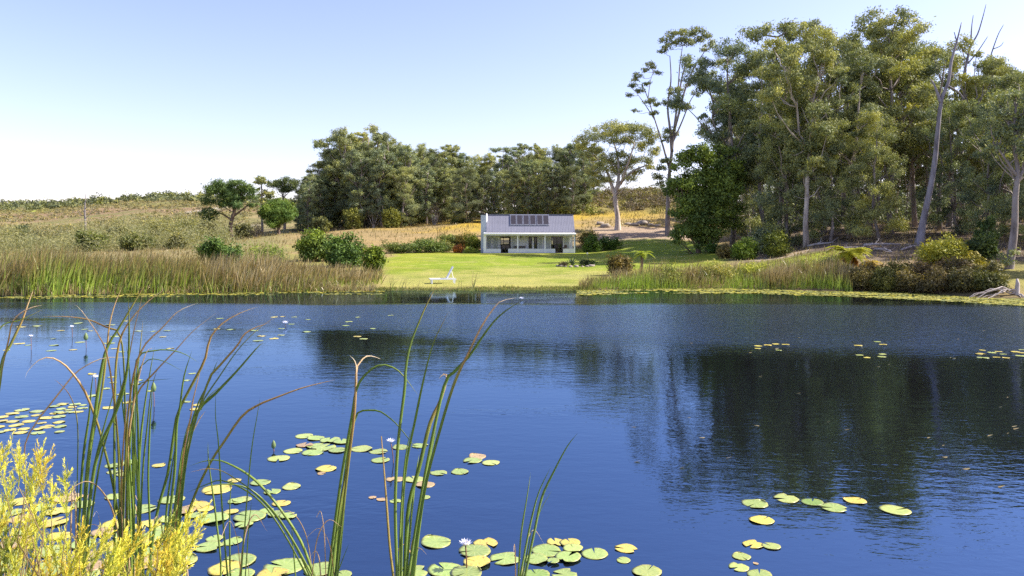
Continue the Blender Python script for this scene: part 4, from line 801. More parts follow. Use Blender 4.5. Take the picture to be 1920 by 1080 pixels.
# ------------------------------------------------------------------ lounger, lamp post, garden bed
lx, ly = P(832, 530, 47.0)[:2]; lz = float(G(lx, ly))
LW = plain('white_resin', (.80, .80, .80), .45, var=.03)
lg = E('sun_lounger', (lx, ly, lz), 'white slatted sun lounger with raised back on the lawn by the water', 'lounger', rotz=math.radians(12))
for y in (-.3, .3):
    bpart('side_rail', [(-.9, .75, y - .03, y + .03, .24, .32)], LW, lg)
    for x in (-.8, .62): bpart('leg', [(x, x + .07, y - .035, y + .035, -.03, .24)], LW, lg)
for i in range(9): bpart('slat', [(-.88 + i * .115, -.79 + i * .115, -.268, .268, .27, .315)], LW, lg)
bk = E('backrest', (0, 0, 0), None, None); bk.parent = lg; bk.location = (.18, 0, .3); bk.rotation_euler = (0, math.radians(-62), 0)
for y in (-.27, .22): bpart('back_rail', [(0, .85, y, y + .05, -.03, .03)], LW, bk)
for i in range(7): bpart('back_slat', [(.02 + i * .12, .12 + i * .12, -.217, .217, -.018, .022)], LW, bk)
mb = MB(); mb.tube([(.62, 0, .27), (.5, 0, .75)], .02, 6); O('back_strut', mb.mesh('back_strut'), LW, lg)
gx_, gy_ = (1101 - 960) * 66 / F, 66.0
gl = E('garden_lamp', (gx_, gy_, float(G(gx_, gy_))), 'thin garden lamp post beside the agave bed', 'lamp')
mb = MB(); mb.tube([(0, 0, -.1), (0, 0, .85)], .02, 6); O('post', mb.mesh('post'), DARK, gl)
mb = MB(); mb.tube([(0, 0, .85), (0, 0, .88), (0, 0, .98), (0, 0, 1.0), (0, 0, 1.05)], [.05, .07, .07, .12, .02], 8); O('lamp_head', mb.mesh('lamp_head', True), ALU, gl)
AG = foliage('agave_leaf', .1)
def agave(px, Y, r, label, seed, col=(.075, .105, .06)):
    rg = np.random.default_rng(seed); x = (px - 960) * Y / F; e = E('agave', (x, Y, float(G(x, Y))), label, 'plant', 'agaves in the lawn bed')
    k = 5; t = np.linspace(0, 1, k); V = []; 
    for u in t:
        wd = .075 * (1 - u ** 1.6) * (1 + .6 * u * (1 - u)); V += [(u, -wd, .05 * u - .12 * u * u + .025), (u, 0, .05 * u - .12 * u * u), (u, wd, .05 * u - .12 * u * u + .025)]
    Q = [(3 * i + j, 3 * i + j + 1, 3 * i + j + 4, 3 * i + j + 3) for i in range(k - 1) for j in range(2)]
    me = mesh('leaf', V, Q, attrs={'tint': np.full(len(V), .5)}); me.materials.append(AG)
    for i in range(22):
        o = O('leaf', me, AG, e, (0, 0, .05), (0, -math.radians(8 + 72 * (i / 22) ** .8), i * 2.4 + rg.uniform(-.2, .2)), r * rg.uniform(.8, 1.1) * (1 - .15 * i / 22), col)
agave(1073, 64, .95, 'large dark agave in the middle of the lawn bed', 1); agave(1090, 65, .7, 'smaller agave at the right of the lawn bed', 2); agave(1062, 64.6, .5, 'small agave at the left of the lawn bed', 3)
bush('shrub', 1102, 64.5, 34, 483, (.06, .09, .035), 'low dark green shrub at the right end of the agave bed', 801, .14, .06, 900); bush('shrub', 1056, 63.5, 22, 489, (.10, .075, .04), 'flat brownish cushion at the left end of the agave bed', 802, .12, .05, 400)
STONE = plain('pale_stone', (.30, .25, .20), .85, var=.25, bump=.4)
def stone(x, y, r, label, seed, group=None, name='stone', sq=.6, col=None):
    rg = np.random.default_rng(seed); n1, n2 = 9, 6; V = [(0, 0, 1.0)]
    for i in range(1, n2):
        for j in range(n1): th = math.pi * i / n2; ph = 6.283 * j / n1; V.append((math.sin(th) * math.cos(ph), math.sin(th) * math.sin(ph), math.cos(th)))
    V.append((0, 0, -1.)); V = np.array(V) * (1 + rg.normal(size=(len(V), 1)) * .1) * np.array([1.2, .9, sq]) * r
    T = [(0, 1 + j, 1 + (j + 1) % n1) for j in range(n1)]; b = len(V) - 1; m = 1 + (n2 - 2) * n1
    T += [(b, m + (j + 1) % n1, m + j) for j in range(n1)]; Q = [(1 + i * n1 + j, 1 + (i + 1) * n1 + j, 1 + (i + 1) * n1 + (j + 1) % n1, 1 + i * n1 + (j + 1) % n1) for i in range(n2 - 2) for j in range(n1)]
    O(name, mesh(name, V, Q, T, smooth_=True), STONE, None, (x, y, float(G(x, y)) + r * sq * .35), (0, 0, rg.uniform(0, 6)), label=label, cat='stone', group=group)
for i in range(11):
    a = math.pi * (1.0 + i / 10); x = (1080 - 960) * 63.4 / F + math.cos(a) * 1.55; y = 64.2 + math.sin(a) * 1.4
    stone(x, y, .13 + .05 * (i % 3), 'pale edging stone along the front of the agave bed', 40 + i, 'edging stones of the agave bed')
for i, (px, Y, r) in enumerate(((1135, 108, .8), (1125, 112, .6), (1190, 110, .7), (1205, 111, .9), (1220, 109, .6), (1232, 108.5, .5), (1178, 111.5, .5))):
    stone((px - 960) * Y / F, Y, r, 'pale sandy rock on the bank by the lone tree', 60 + i, 'pale rocks by the lone tree', 'rock', .5)

# ------------------------------------------------------------------ tree ferns
FERN = foliage('fern_frond', .4, (1.4, 1.2, .5))
def frond_mesh(seed, npair=22):
    rg = np.random.default_rng(seed); mb = MB(); u = np.linspace(0, 1, 9); path = np.stack([u * .92, 0 * u, .42 * u - .62 * u ** 2.2], 1); mb.tube(path, np.linspace(.014, .004, 9), 4, False, .35)
    for i in range(npair):
        t = .1 + .88 * i / npair; c = np.array([np.interp(t, u, path[:, j]) for j in range(3)]); l_ = .26 * math.sin(math.pi * min(1, t * .85 + .18)) ** .8
        for s in (-1, 1):
            d = np.array([.35, s * 1.0, -.25 + rg.normal() * .08]); d /= np.linalg.norm(d); f = np.array([1, 0, -.1]) * .028
            mid = c + d * l_ * .5 + [0, 0, .015]; mb.add([c - f, c + f, mid + f * .9, c + d * l_, mid - f * .9], [(0, 1, 2, 4)], [(4, 2, 3)], .5 + rg.normal() * .12)
    return mb.mesh('frond')
FR = [frond_mesh(s) for s in (1, 2, 3)]
for f in FR: f.materials.append(FERN)
def treefern(px, Y, th, r, n, col, label, seed, dead=0):
    rg = np.random.default_rng(seed); x = (px - 960) * Y / F; e = E('tree_fern', (x, Y, float(G(x, Y))), label, 'tree fern')
    mb = MB(); mb.tube([(0, 0, -.2), (.02, 0, th * .5), (.03, .02, th)], [.12, .09, .1], 8); O('trunk', mb.mesh('trunk', True), BARK, e, color=BROWN)
    for i in range(n):
        el = rg.uniform(-.55, .35); O('frond', FR[i % 3], FERN, e, (.03, .02, th), (rg.normal() * .15, -el, i * 2.4 + rg.uniform(-.3, .3)), r * rg.uniform(.8, 1.15), col)
    for i in range(dead):
        O('dead_frond', FR[i % 3], FERN, e, (.03, .02, th - .08), (rg.normal() * .2, rg.uniform(.7, 1.2), i * 2.1), r * .8, (.40, .22, .05))
treefern(1203, 55, 1.55, 1.05, 14, (.32, .38, .06), 'small tree fern on a thin trunk at the lawn edge', 5)
treefern(1590, 48.2, 1.5, 1.7, 20, (.40, .40, .05), 'large yellow-green tree fern with golden dead fronds on the right bank', 6, 7)
treefern(1632, 47.6, .9, 1.1, 10, (.46, .34, .05), 'golden low tree fern beside the large yellow-green one', 7, 3)

# ------------------------------------------------------------------ fallen wood and the root at the water's right edge
DEADW = (.42, .38, .36)
def log(pts, r, label, name='fallen_log', group=None, sub=()):
    base = np.array(pts[0]); base[2] = float(G(base[0], base[1])); mb = MB(); e = []
    q = [np.array([p_[0], p_[1], float(G(p_[0], p_[1])) + p_[2]]) for p_ in pts]; path = catmull(q, 12) - base; mb.tube(path, np.linspace(r, r * .45, 12), 7)
    rg = np.random.default_rng(int(abs(pts[0][0] * 100)))
    for j in range(5):
        i = rg.integers(2, 11); limb(mb, path[i], path[i] + rg.normal(size=3) * [.5, .4, .2] + [0, 0, .25], r * .35, r * .1, rg, 0, 4, 4)
    O(name, mb.mesh(name, True), BARK, None, base, color=DEADW, label=label, cat='log', group=group)
def W(px, Y, dz): return ((px - 960) * Y / F, Y, dz)
log([W(1515, 69, .12), W(1535, 68, .2), W(1562, 67.5, .1)], .13, 'fallen grey log right of the pale trunk')
log([W(1620, 64, .1), W(1650, 63, .25), W(1688, 62.6, .12)], .12, 'fallen grey branch left of the leaning dead trunk')
log([W(1640, 60, .1), W(1660, 59, .2), W(1672, 58, .08)], .1, 'short fallen branch in the shaded clearing')
log([W(1690, 59, .08), W(1715, 60, .2), W(1745, 61, .1)], .09, 'fallen branch at the foot of the leaning dead trunk')
log([W(1420, 74, .1), W(1445, 73, .15), W(1500, 74, .1)], .11, 'long fallen log behind the clipped round bush')
log([W(1560, 62, .06), W(1600, 61.5, .12), W(1618, 61, .05)], .08, 'thin fallen branch behind the yellow-green tree fern')
mb = MB(); rg = np.random.default_rng(3); c0 = np.array(P(1906, 540, 38.6)); c0[2] = .0
mb.tube([(0, 0, -.2), (.02, 0, .3), (.06, 0, .75), (.04, .02, 1.0)], [.16, .13, .1, .05], 8)
for i in range(9):
    d = np.array([-1.4 - rg.random() * 1.3, rg.uniform(-.6, .5), rg.uniform(-.05, .12)]) if i < 6 else np.array([rg.uniform(-.3, .8), -.5, .05]); limb(mb, (0, 0, .42 - .03 * i), d, .05, .015, rg, -.2, 7, 5)
O('tree_root', mb.mesh('tree_root', True), BARK, None, c0, color=(.52, .46, .42), label='bleached root stump with spreading roots at the right water edge', cat='stump')
# separate reed tufts standing in the water before the lawn
def tuft(px, Y, n, h, lean, label, seed):
    rg = np.random.default_rng(seed); x = (px - 960) * Y / F; e = E('reed_tuft', (x, Y, 0), label, 'reeds', 'single reed tufts before the lawn')
    for i in range(n):
        hh = h * rg.uniform(.7, 1.1); V, Q, A = blades(rg, np.array([rg.normal() * .12]), np.array([rg.normal() * .1]), np.array([-.2]), np.array([hh + .2]), .035, (lean * rg.uniform(.6, 1.3), 0), .5, 6, .15, .7, .2)
        O('leaf', mesh('leaf', V, Q, attrs={'tint': A}), BED, e)
tuft(733, 44.2, 12, 1.35, .3, 'leaning reed tuft at the left corner of the lawn', 1); tuft(752, 44.0, 7, 1.0, .35, 'thinner reed tuft just right of the corner tuft', 2); tuft(782, 43.8, 4, .75, .3, 'sparse short reed tuft left of the lounger', 3)
tuft(884, 43.7, 9, 1.25, .25, 'single reed tuft in the water right of the lounger', 4); tuft(862, 44.3, 3, .7, .2, 'few thin reed stems just right of the lounger', 5)

# ------------------------------------------------------------------ floating leaves
def padmat():
    m, n, l, b = new_mat('lily_pad'); oi = n.new('ShaderNodeObjectInfo'); tc = n.new('ShaderNodeTexCoord'); at = n.new('ShaderNodeAttribute'); at.attribute_name = 'tint'
    t = noise(n, l, 3.2, 4, tc.outputs['Object'], .6); off = n.new('ShaderNodeVectorMath'); l.new(tc.outputs['Object'], off.inputs[0]); l.new(oi.outputs['Location'], off.inputs[1]); t.inputs['Scale'].default_value = 3.0; l.new(off.outputs[0], t.inputs['Vector'])
    v = ramp(n, l, t.outputs[0], [(.3, (.78, .82, .75)), (.6, (1.08, 1.05, 1.0)), (.75, (1.25, 1.05, .8))])
    c = mixc(n, l, oi.outputs['Color'], v.outputs[0], 1.0, 'MULTIPLY')
    br = math_(n, l, 'MULTIPLY', math_(n, l, 'SUBTRACT', t.outputs[0], .56, clamp=True), 9.0, clamp=True); br = math_(n, l, 'MULTIPLY', br, math_(n, l, 'SUBTRACT', oi.outputs['Alpha'], .0))
    sx = n.new('ShaderNodeSeparateXYZ'); l.new(tc.outputs['Object'], sx.inputs[0]); ang = math_(n, l, 'ARCTAN2', sx.outputs[1], sx.outputs[0])
    vein = math_(n, l, 'POWER', math_(n, l, 'ABSOLUTE', math_(n, l, 'COSINE', math_(n, l, 'MULTIPLY', ang, 7.0))), 14.0)
    c = mixc(n, l, c, (.42, .46, .2), math_(n, l, 'MULTIPLY', vein, .4)); c = mixc(n, l, c, (.20, .09, .05), br)
    c = mixc(n, l, c, (.36, .24, .12), math_(n, l, 'MULTIPLY', at.outputs['Fac'], .35))
    l.new(c, b.inputs['Base Color']); b.inputs['Roughness'].default_value = .33; b.inputs['Specular IOR Level'].default_value = .45
    return m
PAD = padmat()
def pad_mesh(seed, notch=.16, wav=.03, bite=0):
    rg = np.random.default_rng(seed); n = 30; a = np.linspace(notch, 6.283 - notch, n); rad = 1 + .04 * np.sin(2 * a + rg.uniform(0, 6)) + rg.normal(size=n) * .012 + .018 * (np.arange(n) % 2)
    if bite: i = rg.integers(6, 22); rad[i:i + 3] *= (.8, .62, .78)
    V = [(.06, 0, .02)]; A = [0.]; rings = (.45, .8, 1.0)
    for r_, k in zip(rings, (.3, .6, 1)):
        z = .018 + wav * k ** 3 * np.sin(3 * a + rg.uniform(0, 6)) + .01 * k + (np.maximum(0, np.cos(a - rg.uniform(0, 6))) ** 6 * .16 * k ** 4 if seed % 3 == 1 else 0)
        V += list(np.stack([rad ** k * r_ * np.cos(a), rad ** k * r_ * np.sin(a), z], 1)); A += [1.0 if r_ == 1 else 0.] * n
    V += list(np.array(V[-n:]) * [.97, .97, 1] - [0, 0, .02]); A += [.5] * n
    T = [(0, 1 + j, 2 + j) for j in range(n - 1)]; Q = []
    for i in range(3): Q += [(1 + i * n + j, 1 + (i + 1) * n + j, 2 + (i + 1) * n + j, 2 + i * n + j) for j in range(n - 1)]
    me = mesh('lily_pad', V, Q, T, {'tint': A}, smooth_=True); me.materials.append(PAD); return me
PADS = [pad_mesh(s, (.1, .05, .2, .14, .08, .25)[s % 6], .03 + .02 * (s % 3), s % 3 == 2) for s in range(9)]
prng = random.Random(5)
PC = {'g': (.25, .33, .085, 0), 'l': (.32, .38, .10, 0.1), 'y': (.50, .42, .07, .9), 'b': (.36, .24, .12, 1.0), 'd': (.17, .26, .05, 0)}
npad = 0
PADPOS = []
def pad(px, py, wpx, c, label, group):
    global npad
    Y = F * EYE / (py - HY); r = wpx * Y / F / 2; x = (px - 960) * Y / F
    lvl = 0.004
    for (ax, ay, ar, al) in PADPOS:
        if (ax - x) ** 2 + (ay - Y) ** 2 < (ar + r) ** 2 * .95 and al >= lvl: lvl = al + .0035
    lvl = min(lvl, .03); PADPOS.append((x, Y, r, lvl))
    k = PC[c]; f = prng.uniform(.85, 1.15)
    o = O('lily_pad', PADS[npad % 9], PAD, None, (x, Y, lvl), (prng.uniform(-.015, .015), prng.uniform(-.015, .015), prng.uniform(0, 6.283)), (r, r, min(r, .2) * .6), None, label, 'lily pad', group)
    o.color = (k[0] * f, k[1] * f * prng.uniform(.95, 1.05), k[2] * f, k[3]); npad += 1
ORD = 'first second third fourth fifth sixth seventh eighth ninth tenth eleventh twelfth thirteenth fourteenth fifteenth'.split()
CN = {'g': 'green', 'l': 'pale green', 'y': 'yellowing', 'b': 'brown', 'd': 'dark green'}
def cluster(txt, s, group):
    toks = [tok.split(',') for tok in s.split()]
    for a in toks:
        same = sorted(float(t[0]) for t in toks if t[3] == a[3]); k = same.index(float(a[0])); n = len(same)
        lab = f'{CN[a[3]]} lily pad {txt}' if n == 1 else (f'leftmost {CN[a[3]]} lily pad {txt}' if k == 0 else (f'rightmost {CN[a[3]]} lily pad {txt}' if k == n - 1 else f'{ORD[k]} {CN[a[3]]} lily pad from the left {txt}'))
        pad(float(a[0]), float(a[1]), float(a[2]), a[3], lab, group)
cluster('in the mid-pond cluster left of centre reeds', '570,818,34,l 592,822,33,g 618,826,38,g 640,829,32,g 593,837,38,g 571,835,32,b 549,846,36,l 586,849,40,g 607,840,45,g 632,845,34,g 677,842,42,l 709,847,34,g 522,860,42,l 611,879,40,y 602,888,17,b', 'mid-pond cluster')
cluster('among the thin upright reeds', '488,905,37,g 546,913,36,l 510,922,33,g 527,944,34,y 454,937,34,l 443,940,32,g 499,958,28,g 516,964,30,g 540,968,33,g 468,969,61,g 399,972,60,g 365,967,32,g 385,954,32,y 372,948,38,y 457,984,34,g 433,960,26,y 406,918,56,y 439,901,26,y 402,1010,32,g 435,1016,36,g 390,1026,52,g 447,1052,66,g 421,1067,60,y 450,1079,55,g', 'thin reeds cluster')
cluster('at the bottom edge below the arching reed leaves', '533,1063,74,g 599,1068,60,g 510,1078,58,y 643,1078,34,g', 'bottom edge pads')
cluster('beside the large open water lily at the bottom', '817,1017,58,g 910,1019,48,y 890,1034,61,g 894,1055,53,y 947,1048,58,g 835,1069,66,g 874,1077,60,g 772,1074,62,g', 'open lily pads')
cluster('around the short reed clump', '1024,1033,56,g 1005,1049,46,g 1041,1017,34,y 1069,1019,38,y 1074,1030,38,l 1065,1047,49,g 1037,1055,24,g 1005,1078,50,d 1058,1078,50,g 1115,1039,50,g', 'short reed clump pads')
cluster('adrift right of the tall reeds', '895,856,33,b 886,864,36,g 920,868,34,l 862,885,34,g 822,887,32,g', 'drifting right of the tall reeds')
cluster('between the tall straight reed stems', '776,899,38,l 797,909,36,b 740,899,33,b 698,933,15,b 715,937,18,b 741,940,22,g 797,933,20,g 751,839,32,g 787,836,32,g 713,863,36,g', 'between tall reeds')
cluster('on the dark reflection at right', '1415,945,48,g 1474,935,47,l 1523,942,40,d 1603,939,40,y 1563,953,48,g 1678,957,54,l 1428,976,45,y', 'right reflection group')
cluster('in the small string near the bottom right', '1412,1021,40,y 1446,1025,33,l 1390,1044,34,l 1385,1064,38,l 1424,1078,45,g 1417,1057,10,b', 'bottom right string')
cluster('floating alone between the two bottom groups', '1173,1029,42,y 1169,1051,27,l 1213,1072,55,l', 'between the two bottom groups')
cluster('in the small group behind the dark reed fan', '214,873,34,g 242,867,32,g 297,873,25,y 215,885,28,l 233,889,28,l', 'behind the dark reed fan')
def raft(n, x0, x1, y0, y1, w0, w1, cols, txt, group, seed, edge=None):
    rr_ = random.Random(seed); got = []; tries = 0
    while len(got) < n and tries < n * 40:
        tries += 1; px = rr_.uniform(x0, x1); py = rr_.uniform(y0, y1); wv = rr_.uniform(w0, w1) * (py - HY) / 550
        if edge and not edge(px, py): continue
        if all(((px - a) / (.62 * (wv + c))) ** 2 + ((py - b) / (.2 * (wv + c))) ** 2 > .55 for a, b, c in got):
            got.append((px, py, wv)); pad(px, py, wv, rr_.choice(cols), txt, group)
raft(48, -40, 350, 925, 1085, 40, 62, 'gggllyyyb', 'lily pad in the big raft behind the yellow shrub', 'big raft behind the yellow shrub', 1, lambda x, y: y > 930 + (1 - min(1, max(0, x / 90))) * 10 and fbm(x * .012, y * .02, 91) > .38)
raft(30, -30, 118, 768, 812, 26, 44, 'lyyyl', 'lily pad in the yellow raft at the left edge', 'yellow raft at the left edge', 2)
raft(12, 100, 160, 757, 775, 24, 40, 'lyl', 'lily pad in the thin line right of the yellow raft', 'thin line right of the yellow raft', 3)
raft(16, 150, 400, 700, 770, 24, 42, 'lyl', 'far lily pad scattered behind the dark reed fan', 'scattered behind the dark reed fan', 4)
raft(26, 0, 330, 598, 660, 30, 60, 'lyg', 'distant lily pad in thin rows near the left shore', 'thin rows near the left shore', 5)
raft(22, 400, 740, 590, 640, 36, 60, 'lyg', 'distant lily pad on the dark tree reflection at left', 'dark tree reflection at left', 6)
raft(6, 1418, 1484, 644, 666, 30, 50, 'yl', 'distant lily pad in the small patch right of centre', 'small patch right of centre', 7)
raft(7, 1600, 1712, 640, 672, 30, 44, 'yl', 'distant lily pad in the two patches at the right', 'two patches at the right', 8)
raft(12, 1826, 1925, 652, 672, 30, 50, 'yl', 'distant lily pad in the patch at the right edge', 'patch at the right edge', 9)
# mats of small floating leaves along the far shore, too many to count
def mat_of(n, p0, p1, d0, d1, label, name, r0=.08, r1=.2, col=(.36, .36, .07), thr=(.3, .6)):
    px = rng.uniform(p0, p1, n); Y = shore(px) - rng.uniform(0, 1, n) ** 1.4 * (d1 - d0) - d0; X = (px - 960) * Y / F
    k = (fbm(X * .25, Y * .9, 95) > rng.uniform(*thr, n)) & (G(X, Y) < .02); X, Y = X[k], Y[k]; m = len(X)
    r = rng.uniform(r0, r1, m); a = np.arange(7) * 2 * math.pi / 7; z = .006 + rng.random(m) * .02
    ring = np.stack([X[:, None] + r[:, None] * np.cos(a), Y[:, None] + r[:, None] * np.sin(a), np.repeat(z[:, None], 7, 1) + rng.normal(size=(m, 7)) * .012], -1)
    V = np.concatenate([np.stack([X, Y, z], 1)[:, None], ring], 1).reshape(-1, 3)
    T = (np.arange(m)[:, None, None] * 8 + np.array([(0, 1 + j, 1 + (j + 1) % 7) for j in range(7)])[None]).reshape(-1, 3)
    o = O(name, mesh(name, V, None, T, {'tint': np.repeat(rng.random(m), 8)}), LEAF, kind='stuff', color=col, label=label)
mat_of(9000, 1085, 2050, -.6, 4.2, 'yellow-green mat of floating leaves along the right shore', 'floating_mat', col=(.27, .265, .075))
mat_of(2400, -200, 720, .4, 3.2, 'thin yellow-green line of floating leaves before the reed bed', 'floating_mat_line', .06, .16, (.24, .23, .06), (.42, .68))
# drifting scraps of leaf on the open water
n = 36; px = rng.uniform(1150, 1930, n); py = 620 + 300 * rng.random(n) ** 1.2; Y = F * EYE / (py - HY); X = (px - 960) * Y / F
V, Q, A = blades(rng, X, Y, np.full(n, .004), rng.uniform(.004, .02, n), rng.uniform(.03, .09, n), (8, 0), 0, 2, .8, 1, .1)
O('leaf_scraps', mesh('leaf_scraps', V, Q, attrs={'tint': A}), BED, kind='stuff', label='pale scraps of leaf drifting on the water')

# ------------------------------------------------------------------ water lilies
PET = plain('petal_white', (.78, .78, .86), .5, var=.05); YEL = plain('stamen_yellow', (.7, .45, .05), .6); STEM = plain('lily_stem', (.20, .09, .05), .5); BUD = plain('bud_green', (.13, .18, .06), .5)
def petal():
    V = []
    for t in np.linspace(0, 1, 5):
        wd = .16 * math.sin(math.pi * min(1, .12 + .88 * t)) ** .8 * (1 if t < 1 else 0); V += [(t, -wd, .16 * t * t + .03), (t, 0, .16 * t * t), (t, wd, .16 * t * t + .03)]
    return mesh('petal', V, [(3 * i + j, 3 * i + j + 1, 3 * i + j + 4, 3 * i + j + 3) for i in range(4) for j in range(2)], smooth_=True)
PETAL = petal(); PETAL.materials.append(PET)
def lily(px, py, pybase, Y, r, label, bud=False, lean=0.0):
    b = P(px + lean, pybase, Y); top = P(px, py, Y); e = E('water_lily', (b[0], Y, -.15), label, 'flower', 'water lilies')
    tl = np.array([top[0] - b[0], 0, top[2] + .15]); mb = MB(); mb.tube(catmull([(0, 0, 0), (tl[0] * .3 + .01, 0, tl[2] * .5), tl], 8), .007 if r > .03 else .006, 6); O('stem', mb.mesh('stem', True), STEM, e)
    if bud:
        mb = MB(); mb.tube([tl + [0, 0, z * r] for z in (-.2, .3, 1.0, 1.8, 2.3)], [.2 * r, .6 * r, .65 * r, .35 * r, .02 * r], 8); O('bud', mb.mesh('bud', True), BUD, e); return
    for ring, (n_, el, s) in enumerate(((9, .35, 1.0), (8, .75, .92), (6, 1.1, .75))):
        for i in range(n_): O('petal', PETAL, PET, e, tl, (0, -el, i * 6.283 / n_ + ring * .35), r * s)
    mb = MB()
    for i in range(14): a = i * 2.4; d = .25 * r * math.sqrt(i / 14 + .05); mb.tube([tl + [math.cos(a) * d, math.sin(a) * d, .05 * r], tl + [math.cos(a) * d * 1.3, math.sin(a) * d * 1.3, .5 * r]], [.03 * r, .015 * r], 4)
    O('stamens', mb.mesh('stamens'), YEL, e)
lily(873, 1023, 1068, F * EYE / (1068 - HY), .075, 'large open white-lilac water lily on a brown stem at the bottom')
lily(733, 830, 868, F * EYE / (868 - HY), .075, 'white water lily on a bent stem behind the tall straight reeds', lean=4)
lily(513, 840, 844, F * EYE / (846 - HY), .05, 'closed pale bud just above the water left of the mid-pond pads', True)
lily(179, 709, 760, F * EYE / (740 - HY), .09, 'white water lily between the reeds of the dark fan')
lily(288, 733, 760, F * EYE / (762 - HY), .07, 'closed bud on a stem right of the dark reed fan', True)
lily(135, 614, 632, F * EYE / (632 - HY), .09, 'small white water lily far left under the arching reed leaf')
lily(58, 632, 664, F * EYE / (656 - HY), .09, 'small white water lily standing highest near the left edge')
lily(161, 637, 650, F * EYE / (652 - HY), .09, 'dark closed bud on a stem near the left edge', True)
lily(978, 561, 563, F * EYE / (563 - HY), .16, 'tiny white water lily alone on the far open water')
lily(535, 607, 612, F * EYE / (612 - HY), .14, 'tiny white water lily among the distant pads at left')

# ------------------------------------------------------------------ foreground bulrush clumps: leaf paths as they show, each at its own depth
def rleaf(e, o, pts, Yb, wd, t0, t1, rg, seed_tip=.06, blunt=False, dY=None):
    pts = [tuple(map(float, q)) for q in pts]
    k = len(pts); dY = rg.uniform(-.35, .35) if dY is None else dY
    w3 = [P(q[0], q[1], Yb + dY * (i / (k - 1)) ** 1.5) - o for i, q in enumerate(pts)]
    first = w3[0].copy()
    if first[2] < .55: d = (w3[0] - w3[1]); d /= max(1e-6, np.linalg.norm(d)); w3 = [first + d * (first[2] + .15) / max(.3, -d[2])] + w3
    n = 26; path = catmull(w3, n); t = np.linspace(0, 1, n); tan = norm(np.gradient(path, axis=0))
    side = np.array([1, rg.uniform(-.7, .7), 0]); view = np.array([0, -1, .1]); tw = rg.uniform(-.55, .55) + rg.uniform(-.6, .6) * t
    s0 = norm(np.cross(tan, view[None])); v0 = np.cross(s0, tan); s = s0 * np.cos(tw)[:, None] + v0 * np.sin(tw)[:, None]; nrm = np.cross(tan, s)
    wv = wd * np.interp(t, [0, .15, .6, .9, 1], [.75, 1, .95, .45, .45 if blunt else .03]) * .5
    V = np.stack([path - s * wv[:, None], path + nrm * (wv * .35)[:, None], path + s * wv[:, None], path - nrm * (wv * .1)[:, None]], 1).reshape(-1, 3)
    Q = [(4 * i + j, 4 * i + (j + 1) % 4, 4 * i + 4 + (j + 1) % 4, 4 * i + 4 + j) for i in range(n - 1) for j in range(4)]
    A = np.clip(t0 + (t1 - t0) * t ** (1.5 if t1 > .7 else 2.2) + rg.normal() * .02, 0, 1)
    me = mesh('leaf', V, Q, attrs={'tint': np.repeat(A, 4)}, smooth_=True); O('leaf', me, REED, e)
def clump(px, Y, label, rows, seed):
    rg = np.random.default_rng(seed); o = np.array([(px - 960) * Y / F, Y, 0.0]); e = E('bulrush_clump', o, label, 'reeds')
    for row in rows:
        a = row.split('|'); pts = [q.split(',') for q in a[0].split()]; wd, t0, t1 = (float(v) for v in a[1].split()[:3])
        rleaf(e, o, pts, Y + rg.uniform(-.12, .12), wd, t0, t1, rg, blunt='B' in a[1])
    for i in range(max(2, len(rows) // 2)):           # dead sheaths and snapped stubs round the base
        bx_ = px + rg.normal() * (8 + len(rows)); by_ = 1070 if px > 300 else 1020; k = rg.uniform(30, 130); dx = rg.normal() * 22
        rleaf(e, o, [(bx_, by_ + 10), (bx_ + dx * .4, by_ - k * .6), (bx_ + dx * 1.2, by_ - k * .95), (bx_ + dx * 2.2, by_ - k * rg.uniform(.5, .9))], Y + rg.uniform(-.15, .15), rg.uniform(.008, .016), rg.uniform(.64, .75), rg.uniform(.8, 1.0), rg, blunt=rg.random() < .5)
clump(148, 6.4, 'bulrush clump at the left growing out of the yellow shrub', [
    '143,1074 145,900 146,810 141,768 130,740 115,722 101,711|.016 .2 .75', '146,1080 150,947 157,850 167,780 171,730 176,695|.022 .15 .45', '150,1075 164,877 178,780 183,740 194,675 205,643 225,612 259,555 272,535|.03 .1 .62',
    '155,1070 178,872 214,780 230,735 240,680 242,620 241,560|.028 .1 .5', '152,1078 168,860 190,740 201,650 205,610 215,572 230,535|.02 .25 .8', '158,1072 185,880 215,770 236,700 250,625 262,575 270,540|.022 .2 .75',
    '149,1078 160,900 170,820 178,760 187,690|.018 .1 .4', '154,1076 172,900 195,800 212,740 222,690|.02 .1 .4'], 1)
